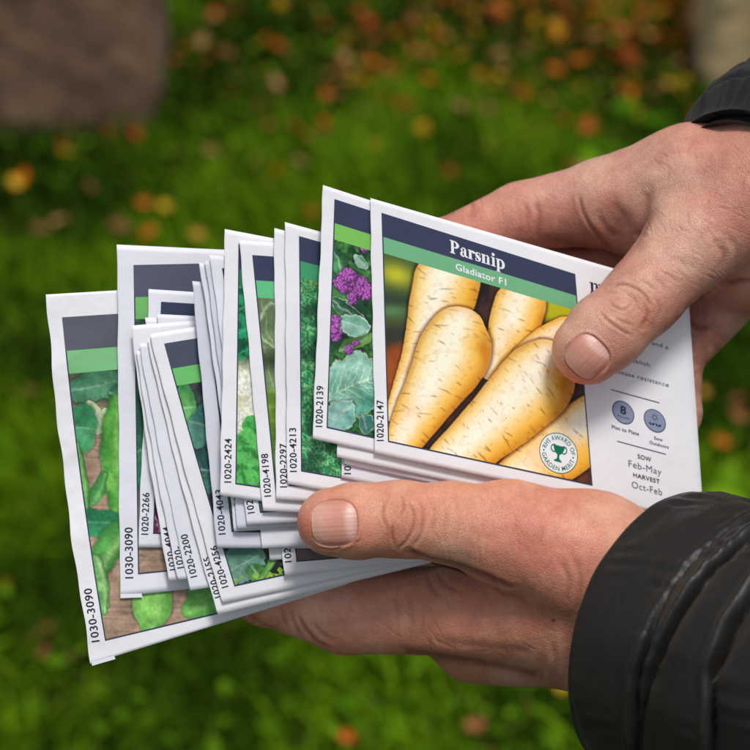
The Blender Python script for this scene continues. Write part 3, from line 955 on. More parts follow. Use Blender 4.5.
def surface_nets(Dv):
    n = np.array(Dv.shape); sg = Dv < 0
    c = [(i, j, k) for i in (0, 1) for j in (0, 1) for k in (0, 1)]
    sl = lambda o: tuple(slice(o[i], n[i] - 1 + o[i]) for i in range(3))
    cnt = sum(sg[sl(o)].astype(np.int8) for o in c)
    act = (cnt > 0) & (cnt < 8)
    ijk = np.argwhere(act)
    acc = np.zeros((len(ijk), 3)); num = np.zeros(len(ijk))
    for a in c:
        for ax in range(3):
            if a[ax] == 1: continue
            b = list(a); b[ax] = 1; b = tuple(b)
            da = Dv[tuple((ijk + a).T)]; db = Dv[tuple((ijk + b).T)]
            m = (da < 0) != (db < 0)
            t = np.where(m, da / np.where(m, da - db, 1), 0)
            pos = np.array(a, float) + t[:, None] * (np.array(b) - np.array(a))
            acc[m] += pos[m]; num[m] += 1
    v = ijk + acc / num[:, None]
    vid = -np.ones(act.shape, np.int64); vid[tuple(ijk.T)] = np.arange(len(ijk))
    F = []
    for ax in range(3):
        u, w = (ax + 1) % 3, (ax + 2) % 3
        s0 = [slice(None)] * 3; s1 = [slice(None)] * 3
        s0[ax] = slice(0, n[ax] - 1); s1[ax] = slice(1, n[ax])
        A, B = sg[tuple(s0)], sg[tuple(s1)]
        e = np.argwhere(A != B)
        ok = (e[:, u] > 0) & (e[:, w] > 0) & (e[:, u] < n[u] - 1) & (e[:, w] < n[w] - 1)
        e = e[ok]
        flip = A[tuple(e.T)]
        def cell(du, dw):
            q = e.copy(); q[:, u] -= du; q[:, w] -= dw
            return vid[tuple(q.T)]
        q = np.stack([cell(1, 1), cell(0, 1), cell(0, 0), cell(1, 0)], 1)
        q[~flip] = q[~flip][:, ::-1]
        F.append(q)
    F = np.concatenate(F)
    return v, F[(F >= 0).all(1)]


def subdiv(v, f):
    nv = len(v)
    e = np.stack([f, np.roll(f, -1, 1)], -1).reshape(-1, 2); e.sort(1)
    ue, inv = np.unique(e[:, 0] * nv + e[:, 1], return_inverse=True)
    inv = inv.reshape(-1, 4)
    em = (v[ue // nv] + v[ue % nv]) / 2
    fc = v[f].mean(1)
    V = np.concatenate([v, em, fc])
    ei = inv + nv; ci = nv + len(em) + np.arange(len(f))
    F = np.concatenate([np.stack([f[:, i], ei[:, i], ci, ei[:, (i + 3) % 4]], 1) for i in range(4)])
    return V, F


def to_photo(v):
    w = -v[:, 2]; k = D / (D + w)
    return 375 + v[:, 0] * k, 375 - v[:, 1] * k, w


def polydist(px, py, pts):
    best = np.full(px.shape, 1e9)
    for (ax, ay), (bx, by) in zip(pts[:-1], pts[1:]):
        vx, vy = bx - ax, by - ay; l2 = vx * vx + vy * vy
        h = np.clip(((px - ax) * vx + (py - ay) * vy) / l2, 0, 1)
        # taper towards both ends of the whole line is handled by the caller
        best = np.minimum(best, np.hypot(px - ax - h * vx, py - ay - h * vy))
    return best


def curve2(pts):
    return [(a, b) for a, b, _ in smooth_pts([(x, y, 0) for x, y in pts], 6)]


def skin_mat(name):
    m, nt, b = mat_new(name)
    v = obj_vec(nt)
    a = nd(nt, 'ShaderNodeAttribute', attribute_name='Col')
    n1 = noise_node(nt, 180, 4, v, .6); n2 = noise_node(nt, 1100, 3, v, .6)
    r1 = nd(nt, 'ShaderNodeValToRGB'); r1.color_ramp.elements[0].position = .35; r1.color_ramp.elements[1].position = .68
    r1.color_ramp.elements[0].color = (.88, .80, .78, 1); r1.color_ramp.elements[1].color = (1.10, 1.08, 1.06, 1)
    nt.links.new(n1.outputs['Fac'], r1.inputs['Fac'])
    mx = nd(nt, 'ShaderNodeMix', data_type='RGBA', blend_type='MULTIPLY'); mx.inputs['Factor'].default_value = .7
    nt.links.new(a.outputs['Color'], mx.inputs[6]); nt.links.new(r1.outputs['Color'], mx.inputs[7])
    r2 = nd(nt, 'ShaderNodeValToRGB'); r2.color_ramp.elements[0].position = .3; r2.color_ramp.elements[1].position = .7
    r2.color_ramp.elements[0].color = (.82, .76, .74, 1); r2.color_ramp.elements[1].color = (1.06, 1.06, 1.06, 1)
    nt.links.new(n2.outputs['Fac'], r2.inputs['Fac'])
    mx2 = nd(nt, 'ShaderNodeMix', data_type='RGBA', blend_type='MULTIPLY'); mx2.inputs['Factor'].default_value = .55
    nt.links.new(mx.outputs[2], mx2.inputs[6]); nt.links.new(r2.outputs['Color'], mx2.inputs[7])
    CRK = mx2
    b.inputs['Subsurface Weight'].default_value = .07
    b.inputs['Subsurface Radius'].default_value = (1.0, .36, .2)
    b.inputs['Subsurface Scale'].default_value = .004
    b.inputs['Roughness'].default_value = .5
    b.inputs['Specular IOR Level'].default_value = .42
    # skin grain: stretched cells, cell size about 0.8 mm
    mp = nd(nt, 'ShaderNodeMapping'); mp.inputs['Scale'].default_value = (1.0, .55, .8); mp.inputs['Rotation'].default_value = (.3, .5, .6)
    nt.links.new(v, mp.inputs['Vector'])
    nw = noise_node(nt, 300, 2, v)
    ad = nd(nt, 'ShaderNodeMix', data_type='VECTOR'); ad.inputs['Factor'].default_value = .0016
    nt.links.new(mp.outputs['Vector'], ad.inputs[4]); nt.links.new(nw.outputs['Color'], ad.inputs[5])
    vo = nd(nt, 'ShaderNodeTexVoronoi', feature='DISTANCE_TO_EDGE'); vo.inputs['Scale'].default_value = 1500
    nt.links.new(ad.outputs[1], vo.inputs['Vector'])
    rr = nd(nt, 'ShaderNodeMapRange'); rr.inputs['From Max'].default_value = .22; nt.links.new(vo.outputs['Distance'], rr.inputs['Value'])
    r3 = nd(nt, 'ShaderNodeValToRGB'); r3.color_ramp.elements[0].color = (.80, .70, .66, 1); r3.color_ramp.elements[1].color = (1, 1, 1, 1); r3.color_ramp.elements[1].position = .5
    nt.links.new(rr.outputs['Result'], r3.inputs['Fac'])
    mx3 = nd(nt, 'ShaderNodeMix', data_type='RGBA', blend_type='MULTIPLY'); mx3.inputs['Factor'].default_value = .45
    nt.links.new(CRK.outputs[2], mx3.inputs[6]); nt.links.new(r3.outputs['Color'], mx3.inputs[7]); nt.links.new(mx3.outputs[2], b.inputs['Base Color'])
    nn = bump(nt, rr.outputs['Result'], .38, .0002)
    n3 = noise_node(nt, 420, 4, mp.outputs['Vector'], .6)
    nn = bump(nt, n3.outputs['Fac'], .22, .0005, nn)
    nt.links.new(nn, b.inputs['Normal'])
    return m


SKIN = skin_mat('hand_skin')


def nail_mat():
    m, nt, b = mat_new('finger_nail')
    v = obj_vec(nt)
    a = nd(nt, 'ShaderNodeAttribute', attribute_name='Col'); nt.links.new(a.outputs['Color'], b.inputs['Base Color'])
    b.inputs['Roughness'].default_value = .4; b.inputs['Specular IOR Level'].default_value = .5
    b.inputs['Subsurface Weight'].default_value = .1; b.inputs['Subsurface Scale'].default_value = .002
    n = noise_node(nt, 500, 3, v); nt.links.new(bump(nt, n.outputs['Fac'], .2, .0004), b.inputs['Normal'])
    return m


NAIL = nail_mat()


def fine_lines(n, x0, x1, y0, y1, ang, jit, ln, seed, wid=1.0, dep=.34):
    q = np.random.default_rng(seed); out = []
    for _ in range(n):
        cx, cy = q.uniform(x0, x1), q.uniform(y0, y1); a = ang + q.normal(0, jit); l = ln * q.uniform(.6, 1.4)
        dx, dy = math.cos(a) * l / 2, math.sin(a) * l / 2; b = q.normal(0, l * .12)
        out.append(([(cx - dx, cy - dy), (cx - dy / l * 2 * b * .5, cy + dx / l * 2 * b * .5), (cx + dx, cy + dy)], wid * q.uniform(.7, 1.3), dep * q.uniform(.5, 1.3)))
    return out


def hand(limb, parent, creases, nails, warm, base, label, ridges=()):
    v, f, g = limb.surface(2.6)
    px, py, w = to_photo(v)
    front = ss(.0, .35, g[:, 2])
    disp = np.zeros(len(v)); dark = np.zeros(len(v))
    for pts, wid, dep in creases:
        q = curve2(pts)
        bb = 12 + 3 * wid
        xs_ = [a for a, _ in q]; ys_ = [b for _, b in q]
        sel = (px > min(xs_) - bb) & (px < max(xs_) + bb) & (py > min(ys_) - bb) & (py < max(ys_) + bb) & (g[:, 2] > 0)
        d = np.full(len(v), 1e3); d[sel] = polydist(px[sel], py[sel], q)
        # taper at both ends
        L0 = np.hypot(px - q[0][0], py - q[0][1]); L1 = np.hypot(px - q[-1][0], py - q[-1][1])
        tp = ss(0, 7, L0) * ss(0, 7, L1) * .85 + .15
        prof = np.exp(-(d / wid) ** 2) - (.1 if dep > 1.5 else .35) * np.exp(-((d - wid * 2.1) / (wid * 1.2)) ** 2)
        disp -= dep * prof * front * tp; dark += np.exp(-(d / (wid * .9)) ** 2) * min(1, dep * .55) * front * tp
    for cx, cy, rx, ry, ang, h in ridges:
        ca, sa = math.cos(ang), math.sin(ang)
        u = ((px - cx) * ca + (py - cy) * sa) / rx; t = (-(px - cx) * sa + (py - cy) * ca) / ry
        disp += h * np.exp(-u * u - t * t) * front
    # broad irregular modelling of flesh
    disp += (fbm(px * .03, py * .03, 5, 3) - .5) * 2.0 + (fbm(px * .11, py * .11, 8, 2) - .5) * .35
    nail_objs = []
    for (cx, cy), (dx, dy), hl, hw in nails:
        a = ((px - cx) * dx + (py - cy) * dy) / hl; b = (-(px - cx) * dy + (py - cy) * dx) / hw
        r = (np.abs(a) ** 2.7 + np.abs(b) ** 2.7) ** (1 / 2.7)
        disp -= 1.6 * ss(1.06, .96, r) * front
        fold = np.exp(-((r - 1.12) / .07) ** 2) * ss(1.15, .5, a)
        disp += 1.0 * fold * front
        disp -= .6 * np.exp(-((r - 1.025) / .035) ** 2) * front
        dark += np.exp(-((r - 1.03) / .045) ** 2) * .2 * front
    v2 = v + g * disp[:, None]
    col = np.broadcast_to(lin(base), v.shape).copy()
    for cx, cy, rr, rgb, s in warm:  # skin redness, plus shade painted in as darker patches
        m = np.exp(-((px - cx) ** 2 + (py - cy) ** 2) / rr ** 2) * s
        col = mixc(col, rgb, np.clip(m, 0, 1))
    mott = fbm(px * .045, py * .045, 3, 4)
    col = mixc(col, (212, 136, 118), ss(.5, .75, mott) * .4)
    col = mixc(col, (226, 180, 152), ss(.5, .25, mott) * .3)
    bl = fbm(px * .016 + 9, py * .016, 14, 3)
    col = mixc(col, (208, 126, 102), ss(.5, .7, bl) * .24)
    col = mixc(col, (232, 196, 172), ss(.48, .3, bl) * .3)
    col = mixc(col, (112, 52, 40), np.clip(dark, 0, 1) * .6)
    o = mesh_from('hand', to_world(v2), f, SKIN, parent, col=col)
    o['label'] = label
    # nails
    for (cx, cy), (dx, dy), hl, hw in nails:
        n = 40
        t = np.linspace(-1, 1, n)
        A, B = np.meshgrid(t, t, indexing='ij')
        # square to rounded square
        sc = np.maximum(np.abs(A), np.abs(B)) / ((np.abs(A) ** 2.8 + np.abs(B) ** 2.8) ** (1 / 2.8) + 1e-9)
        A, B = A * sc, B * sc
        X = cx + A * hl * dx - B * hw * dy; Y = cy + A * hl * dy + B * hw * dx
        wlo = np.full(X.shape, -140.0)
        for _ in range(60):
            wlo = wlo + np.clip(limb.f(cs(X, Y, wlo)), -20, 20) * .8
        rr = (np.abs(A) ** 3 + np.abs(B) ** 3) ** (1 / 3)
        lift = .35 - .9 * ss(.8, 1, rr) * ss(1.0, .6, A) + .25 * ss(.8, 1, A) + .10 * np.sin(B * 34 + np.sin(B * 9)) + 1.3 * (1 - B * B) - 1.0 * ss(.3, 1, -A)
        nv = W(X, Y, wlo - lift)
        c = flat((208, 146, 128), X)
        c = mixc(c, (222, 176, 156), ss(.1, .75, A) * .6)
        c = mixc(c, (232, 194, 186), ss(.13, -.12, np.hypot((A + 1.25) * 1.0, B * .62) - .78) * .6)
        c = mixc(c, (226, 196, 168), ss(.93, .97, A + .06 * B * B) * .7)
        c = mixc(c, (190, 124, 104), ss(.7, 1, np.abs(B)) * .6)
        c = mixc(c, (190, 124, 104), ss(.75, 1, -A) * .5)
        c = c * (1.06 - .2 * fbm(B * 9, A * .8, 4))[..., None]
        no = mesh_from('thumb_nail', nv.reshape(-1, 3), grid_faces(n, n), NAIL, o, col=np.clip(c, 0, 1).reshape(-1, 3))
    return o


person = empty('person', W(1000, 560, 0))
tag(person, 'person in a black padded jacket holding the fanned seed packets with both bare hands', 'person')

HL = Limb()
HL.cone((331, 522, -27, 33.5), (354, 521, -25, 36.5))
HL.cone((354, 521, -25, 36.5), (400, 519, -18, 37.5), 10)
HL.cone((400, 519, -18, 37), (452, 523, -10, 40), 8)
HL.cone((452, 523, -10, 40), (510, 535, 8, 53), 10)
HL.cone((510, 535, 8, 53), (588, 560, 16, 67), 14)
HL.cone((588, 560, 16, 67), (700, 610, -10, 68), 18)
HL.cone((585, 630, 42, 60), (700, 660, 0, 64), 22)
HL.cone((570, 612, 48, 58), (458, 611, 84, 46), 14)
HL.cone((458, 611, 84, 45), (345, 611, 110, 42), 10)
HL.cone((345, 611, 110, 42), (265, 594, 96, 31), 8)
HL.cone((265, 594, 96, 31), (208, 566, 82, 25), 8)
HL.cone((590, 630, 60, 60), (478, 634, 122, 50), 16)
HL.cone((478, 630, 125, 44), (365, 585, 134, 37), 6)
HL.cone((365, 585, 134, 37), (288, 545, 108, 31), 6)
HL.cone((288, 545, 108, 31), (235, 512, 90, 26), 6)
HL.cone((600, 620, 95, 56), (492, 622, 170, 42), 16)
HL.cone((492, 622, 170, 42), (388, 562, 160, 35), 6)
HL.cone((388, 562, 160, 35), (306, 508, 116, 30), 6)
HL.cone((306, 508, 116, 30), (262, 476, 98, 25), 6)
HL.cone((605, 610, 115, 52), (510, 610, 205, 38), 16)
HL.cone((510, 610, 205, 36), (428, 548, 178, 29), 6)
HL.cone((428, 548, 178, 29), (368, 494, 132, 26), 6)
HL.cone((368, 494, 132, 26), (333, 464, 114, 22), 6)

cr_L = [
 ([(385, 502), (383, 510), (383, 518), (387, 529)], 1.5, 1.1),
 ([(393, 522), (392, 533), (394, 546)], 1.4, 1.2),
 ([(401, 493), (403.5, 503), (403, 511), (399, 520)], 1.4, 1.2),
 ([(409, 501), (414, 513), (413.5, 527), (406, 541), (398, 549)], 1.5, 1.1),
 ([(420, 499), (424, 514), (421, 534), (412, 548)], 1.7, .9),
 ([(430, 497), (434, 514), (431, 536)], 1.9, .6), ([(441, 495), (446, 515), (443, 540)], 2.2, .5), ([(454, 493), (459, 518), (455, 545)], 2.4, .4),
 ([(316, 546), (325, 548.5), (335, 549), (345, 546)], 1.3, 1.1), ([(345, 546), (352, 543), (362, 541)], 1.6, .5),
 ([(408, 551), (428, 559), (455, 565), (482, 575), (508, 586)], 2.6, 4.0), ([(428, 561), (455, 567), (480, 577), (500, 585)], 1.8, 2.5),
 ([(498, 582), (507, 587), (516, 586)], 2.0, 1.2), ([(496, 584), (500, 592), (508, 600)], 2.0, .7),
 ([(427, 573), (432, 588), (444, 600)], 2.5, .9), ([(436, 570), (446, 584), (462, 592)], 2.4, .7),
 ([(299, 615), (305, 628), (316, 641), (330, 649)], 2.0, 1.5), ([(290, 606), (294, 622), (300, 636)], 2.2, 1.1), ([(281, 604), (284, 618), (288, 630)], 2.0, .8), ([(312, 622), (322, 634), (332, 640)], 2.0, .9),
 ([(244, 612), (262, 624), (280, 631)], 1.8, .8), ([(395, 596), (398, 620), (396, 644)], 2.6, .5), ([(408, 592), (412, 618), (410, 646)], 2.6, .5),
 ([(402, 652), (430, 655), (462, 660), (500, 667), (540, 676)], 4.5, 1.8), ([(440, 640), (480, 646), (530, 650)], 4, .5),
 ([(560, 560), (568, 580), (566, 604)], 3, .7), ([(574, 556), (580, 580), (576, 612)], 3, .7), ([(550, 640), (556, 660), (553, 680)], 3, .6),
]
warm_shade_L = [(310, 528, 30, (206, 112, 86), .75), (322, 550, 22, (214, 120, 92), .6), (362, 520, 28, (214, 150, 118), .5), (405, 522, 28, (196, 126, 96), .5), (530, 525, 55, (206, 122, 104), .6), (570, 560, 50, (196, 112, 96), .4),
        (360, 625, 50, (200, 116, 98), .55), (395, 640, 30, (206, 140, 108), .4), (500, 640, 80, (176, 112, 86), .5), (560, 660, 50, (160, 98, 78), .5), (260, 612, 26, (176, 98, 74), .6), (553.4, 620, 1.6, (40, 22, 18), 1.0)]  # browner patches low on the hand paint the shade of its underside
cr_L += fine_lines(46, 425, 545, 490, 560, 1.45, .25, 16, 1) + fine_lines(34, 390, 470, 585, 650, 1.2, .4, 18, 2) + fine_lines(30, 480, 565, 590, 675, .5, .6, 18, 3, dep=.2) + fine_lines(16, 300, 380, 590, 645, 1.2, .5, 14, 4)
hand_L = hand(HL, person, cr_L, [((334.5, 523), (-1, .06), 22.8, 22.6)], warm_shade_L, (216, 158, 130), 'lower hand, thumb lying over the fan and forefinger beneath it',
              [(403, 520, 16, 20, 0, 2.0), (530, 520, 30, 20, .2, 3.0), (470, 655, 40, 8, .15, .8), (372, 520, 10, 26, 0, -1.5)])

HR = Limb()
HR.cone((588, 349, 26, 35.5), (606, 332, 30, 38))
HR.cone((606, 332, 30, 38), (642, 298, 42, 38.5), 10)
HR.cone((642, 298, 42, 38.5), (694, 240, 60, 46), 10)
HR.cone((694, 240, 60, 46), (770, 180, 76, 72), 14)
HR.cone((770, 197, 82, 74), (880, 112, 130, 66), 20)
HR.cone((770, 195, 82, 76), (690, 188, 106, 62), 16)
HR.cone((690, 188, 106, 62), (602, 203, 130, 44), 14)
HR.cone((602, 203, 130, 43), (520, 217, 146, 34), 8)
HR.cone((520, 217, 146, 34), (440, 250, 152, 29), 8)
HR.cone((440, 252, 152, 31), (398, 274, 145, 26), 8)
HR.cone((676, 226, 92, 42), (632, 226, 126, 32), 10)
HR.cone((770, 240, 110, 64), (708, 272, 160, 48), 16)
HR.cone((765, 250, 120, 60), (716, 282, 160, 40), 12)
HR.cone((700, 240, 160, 46), (642, 250, 192, 40), 10)
HR.cone((642, 250, 192, 40), (548, 272, 194, 36), 4)
HR.cone((548, 272, 194, 36), (478, 302, 168, 31), 4)
HR.cone((478, 302, 158, 31), (436, 326, 150, 26), 6)
HR.cone((690, 275, 178, 40), (602, 326, 188, 34), 8)
HR.cone((602, 326, 188, 34), (534, 366, 168, 29), 6)
HR.cone((534, 366, 168, 29), (498, 390, 158, 25), 6)
HR.cone((718, 300, 160, 36), (676, 358, 148, 26), 8)
HR.cone((676, 358, 148, 26.5), (673, 412, 138, 28), 6)
HR.cone((673, 412, 138, 28), (671, 436, 134, 24), 6)

cr_R = [
 ([(611, 288), (620, 284), (632, 287), (643, 294), (651, 306)], 1.4, 1.2),
 ([(608, 301), (614, 306), (621, 310), (627, 308), (632, 302)], 1.4, 1.1),
 ([(601, 313), (608, 321), (616, 327), (624, 332), (632, 336)], 1.5, 1.2),
 ([(622, 292), (632, 297), (638, 306)], 1.4, .7), ([(646, 306), (647, 316), (643, 327)], 2.2, 1.3),
 ([(603, 292), (612, 292), (622, 294)], 1.3, .6), ([(655, 296), (660, 308), (658, 318)], 1.8, .6), ([(612, 315), (622, 322), (634, 325)], 1.4, .6),
 ([(661, 271), (669, 275), (677, 281)], 1.3, .8), ([(640, 280), (650, 286), (658, 295)], 1.6, .6), ([(650, 272), (660, 282), (668, 292)], 1.8, .5),
 ([(579, 196), (582, 210), (590, 226), (604, 242), (619, 257)], 2.0, 1.1), ([(646, 190), (648, 206), (643, 224), (634, 240)], 6.0, 1.6), ([(598, 214), (606, 228), (618, 240)], 3.0, .8),
 ([(612, 200), (622, 214), (630, 224)], 4.0, .6), ([(534, 200), (539, 216), (536, 240)], 3, .9), ([(546, 240), (570, 244), (596, 252)], 4.0, 1.0), ([(524, 200), (527, 214), (526, 232)], 2.6, .5),
 ([(660, 250), (680, 262), (700, 268)], 4, .4), ([(718, 244), (724, 256), (720, 270)], 3.0, .8), ([(728, 236), (737, 250), (734, 266)], 3.0, .7),
 ([(686, 318), (697, 328), (712, 328)], 2.6, 1.8), ([(440, 220), (447, 214), (458, 210)], 2.5, 1.0), ([(468, 196), (472, 206), (470, 220)], 2.5, .6),
 ([(724, 284), (738, 282), (760, 280)], 3.2, 1.6),
]
warm_shade_R = [(580, 378, 26, (208, 112, 88), .75), (600, 350, 30, (200, 132, 110), .4), (630, 310, 24, (186, 128, 96), .4), (480, 215, 50, (212, 128, 108), .6), (540, 215, 40, (196, 116, 96), .5), (610, 220, 30, (186, 118, 96), .5),
        (690, 170, 70, (196, 146, 124), .4), (720, 200, 60, (190, 122, 108), .45), (696, 390, 60, (150, 92, 78), .9), (704, 320, 34, (140, 84, 68), .85), (580, 240, 40, (160, 90, 72), .6), (646, 322, 6, (168, 104, 66), .6)]  # brown patches paint shade on the finger behind the packet and below the forefinger
cr_R += fine_lines(40, 645, 740, 225, 285, .75, .3, 16, 5) + fine_lines(34, 655, 750, 140, 225, .9, .6, 18, 6) + fine_lines(18, 450, 600, 180, 235, 1.4, .4, 14, 7) + fine_lines(16, 595, 650, 285, 345, .7, .5, 11, 8)
hand_R = hand(HR, person, cr_R, [((587, 356.5), (-.7, .714), 19.5, 20.8)], warm_shade_R, (206, 158, 138), 'upper hand, thumb pressed on the text column of the front packet',
              [(628, 310, 17, 15, 0, 1.8), (620, 228, 13, 20, -.6, -4), (600, 196, 22, 14, 0, 2.0), (665, 205, 14, 40, .5, 2.5)])


# ------------------------------------------------------------------ sleeves
def fabric_mat():
    m, nt, b = mat_new('black_nylon')
    v = obj_vec(nt)
    n1 = noise_node(nt, 40, 4, v)
    r = nd(nt, 'ShaderNodeValToRGB')
    r.color_ramp.elements[0].color = (.0045, .0043, .004, 1); r.color_ramp.elements[1].color = (.010, .0092, .008, 1)
    nt.links.new(n1.outputs['Fac'], r.inputs['Fac']); nt.links.new(r.outputs['Color'], b.inputs['Base Color'])
    b.inputs['Roughness'].default_value = .47; b.inputs['Specular IOR Level'].default_value = .42
    b.inputs['Sheen Weight'].default_value = .08; b.inputs['Sheen Tint'].default_value = (.8, .7, .6, 1); b.inputs['Sheen Roughness'].default_value = .5
    wv = noise_node(nt, 2600, 2, v)
    n2 = noise_node(nt, 60, 4, v, .55)
    nn = bump(nt, n2.outputs['Fac'], .16, .004)
    mpf = nd(nt, 'ShaderNodeMapping'); mpf.inputs['Scale'].default_value = (1.0, .22, .35); mpf.inputs['Rotation'].default_value = (.2, .5, .4); nt.links.new(v, mpf.inputs['Vector'])
    n5 = noise_node(nt, 170, 4, mpf.outputs['Vector'], .6); nn = bump(nt, n5.outputs['Fac'], .3, .0022, nn)
    nt.links.new(bump(nt, wv.outputs['Fac'], .18, .0003, nn), b.inputs['Normal'])
    return m


FAB = fabric_mat()


def sleeve(name, parent, c0, axis, length, R0_, R1_, folds, bend, seed, nu=420, nphi=260, label=None, lip=10, squash=1.0, mat=FAB, puff=0):
    """tube of cloth; folds: list of (u at phi=0, amp, phase, wobble, depth, width)"""
    ax = np.array(axis, float); ax /= np.linalg.norm(ax)
    ux = np.cross([0, 0, 1.0], ax); ux /= np.linalg.norm(ux); uy = np.cross(ax, ux)
    us = np.concatenate([np.linspace(-lip * 4, 0, 20, endpoint=False), np.linspace(0, length, nu)])
    ph = np.linspace(0, 2 * np.pi, nphi, endpoint=False)
    U, PH = np.meshgrid(us, ph, indexing='ij')
    Up = np.maximum(U, 0)
    R = R0_ + (R1_ - R0_) * ss(0, length, Up)
    deg = np.degrees(PH)
    disp = np.zeros(U.shape); prev = np.zeros(U.shape)
    for n_, (pp_, uu_, dd_, wid) in enumerate(folds):
        f = np.interp(deg, pp_ + [360 + pp_[0]], uu_ + [uu_[0]]) + 16 * (fbm(np.cos(PH) * 1.7 + n_ * 7, np.sin(PH) * 1.7, seed, 3) - .5)
        dep = np.interp(deg, pp_ + [360 + pp_[0]], dd_ + [dd_[0]]) * (.25 + 1.2 * ss(.3, .7, fbm(np.cos(PH) * 2.1 + n_ * 3.3, np.sin(PH) * 2.1 + 4, seed + 2, 2)))
        Lb = np.maximum(f - prev, 8); t = np.clip((Up - prev) / Lb, 0, 1)
        ins = (Up >= prev) & (Up < f)
        disp += np.where(ins, np.minimum(dep * .3, Lb * .1) * np.sin(np.pi * t ** .7), 0)
        e = Up - f
        disp -= dep * np.where(e < 0, np.exp(e / (wid * .55)), np.exp(-e / (wid * 1.5)))
        disp += dep * .22 * np.exp(-((e + wid * 2.2) / (wid * 1.3)) ** 2)
        prev = np.maximum(f, prev)
    disp += 7 * (fbm(Up * .012 + 3, np.cos(PH) * 1.2 + np.sin(PH) * 1.7, seed, 3) - .5) + 2.0 * (fbm(Up * .05 + 2 * np.cos(PH), np.sin(PH) * 3, seed + 9, 3) - .5)
    # fine gathers running away from the seams
    ga = np.sin(PH * 46 + Up * .05 + 5 * vn(PH * 6, Up * .02, seed + 4)) * ss(.45, .75, fbm(PH * 3, Up * .02, seed + 5, 2))
    disp += 1.1 * ga
    disp += 9 * (fbm((Up + PH * 60) * .016, (PH * 60 - Up) * .006, seed + 12, 3) - .5)
    lipf = np.where(U < 0, -6 + U * .12, 0) * 1.0
    R = R + (disp + puff * ss(6, 45, Up)) * ss(-2, 14, U) + 4 * (fbm(np.cos(PH) * 1.5 + 3, np.sin(PH) * 1.5, seed + 31, 3) - .5) * (U > -1) + np.where(U < 0, np.maximum(U, -lip) * .9, 0) * 1.0
    hem = 0 * Up
    R = R + hem
    Ueff = np.where(U < 0, -U * .9, U)
    cen = np.array(c0)[None, :] + us[:, None] * 0
    bx = np.array(bend, float)
    Ueff = Ueff + 9 * (fbm(np.cos(PH) * 1.4 + 8, np.sin(PH) * 1.4, seed + 33, 3) - .5) * np.exp(-Ueff / 40)
    ce = np.array(c0) + Ueff[..., None] * ax + (Ueff[..., None] / length) ** 2 * bx * length
    v = ce + R[..., None] * (np.cos(PH)[..., None] * ux + np.sin(PH)[..., None] * uy * squash)
    n0 = len(us)
    i = np.arange(n0 - 1)[:, None] * nphi; j = np.arange(nphi)[None, :]; j2 = (j + 1) % nphi
    f = np.stack([i + j, i + nphi + j, i + nphi + j2, i + j2], -1).reshape(-1, 4)[:, ::-1]
    vv = v.reshape(-1, 3)
    # rounded close at the elbow end
    last = v[-1]; cc = last.mean(0)
    caps = [cc + (last - cc) * math.cos(t) + ax * R1_ * .7 * math.sin(t) for t in np.linspace(.2, 1.55, 8)]
    vv = np.concatenate([vv] + caps)
    for k in range(8):
        b0 = (n0 - 1 + k) * nphi
        f = np.concatenate([f, np.stack([b0 + j, b0 + nphi + j, b0 + nphi + j2, b0 + j2], -1).reshape(-1, 4)[:, ::-1]])
    o = mesh_from(name, to_world(vv), f, mat, parent)
    if label: o['label'] = label
    return o


axL = unit(cs(900, 722, -200) - cs(664, 640, 0))
A4 = [0, 45, 90, 130, 180, 270]
sl_L = sleeve('jacket_sleeve', person, cs(670, 637, 10), axL, 760, 148, 190,
              [(A4, [100, 92, 82, 74, 62, 70], [10, 13, 14, 12, 5, 8], 3.2), (A4, [122, 118, 104, 84, 70, 96], [9, 12, 12, 6, 2, 8], 3.4),
               (A4, [176, 168, 170, 178, 172, 150], [6, 13, 16, 15, 10, 9], 3.8), (A4, [250, 235, 245, 262, 250, 240], [12, 14, 14, 12, 12, 10], 5),
               (A4, [330, 345, 340, 352, 340, 330], [14] * 6, 6), (A4, [430, 445, 440, 452, 440, 430], [14] * 6, 7), (A4, [540, 530, 545, 552, 540, 530], [14] * 6, 7), (A4, [650] * 6, [14] * 6, 8), (A4, [770] * 6, [12] * 6, 8)],
              (.05, -.02, .0), 4, label='sleeve of the lower arm, pushed into heavy diagonal folds')
axR = unit(np.array([.81 * .866, .58 * .866, -.5]))
sl_R = sleeve('jacket_sleeve', person, cs(754, 204, 78), axR, 760, 108, 170,
              [(A4, [46, 42, 36, 40, 44, 46], [6, 8, 9, 8, 6, 6], 3), (A4, [90, 84, 78, 80, 92, 90], [9, 11, 12, 10, 9, 9], 4), (A4, [150, 140, 136, 150, 160, 150], [11] * 6, 5), (A4, [230] * 6, [12] * 6, 6),
               (A4, [320] * 6, [14] * 6, 7), (A4, [430] * 6, [14] * 6, 8), (A4, [540] * 6, [14] * 6, 8), (A4, [650] * 6, [14] * 6, 8), (A4, [770] * 6, [12] * 6, 8)],
              (.02, .0, .0), 9, nu=320, puff=16, label='sleeve of the upper arm, only its cuff inside the picture')
# elastic inner cuff of the upper sleeve
cuff = sleeve('cuff', sl_R, cs(749, 207, 78), axR, 60, 98, 98, [(A4, [12] * 6, [1.6] * 6, 2), (A4, [24] * 6, [1.6] * 6, 2), (A4, [36] * 6, [1.6] * 6, 2)], (0, 0, 0), 21, nu=120, nphi=160, lip=6)


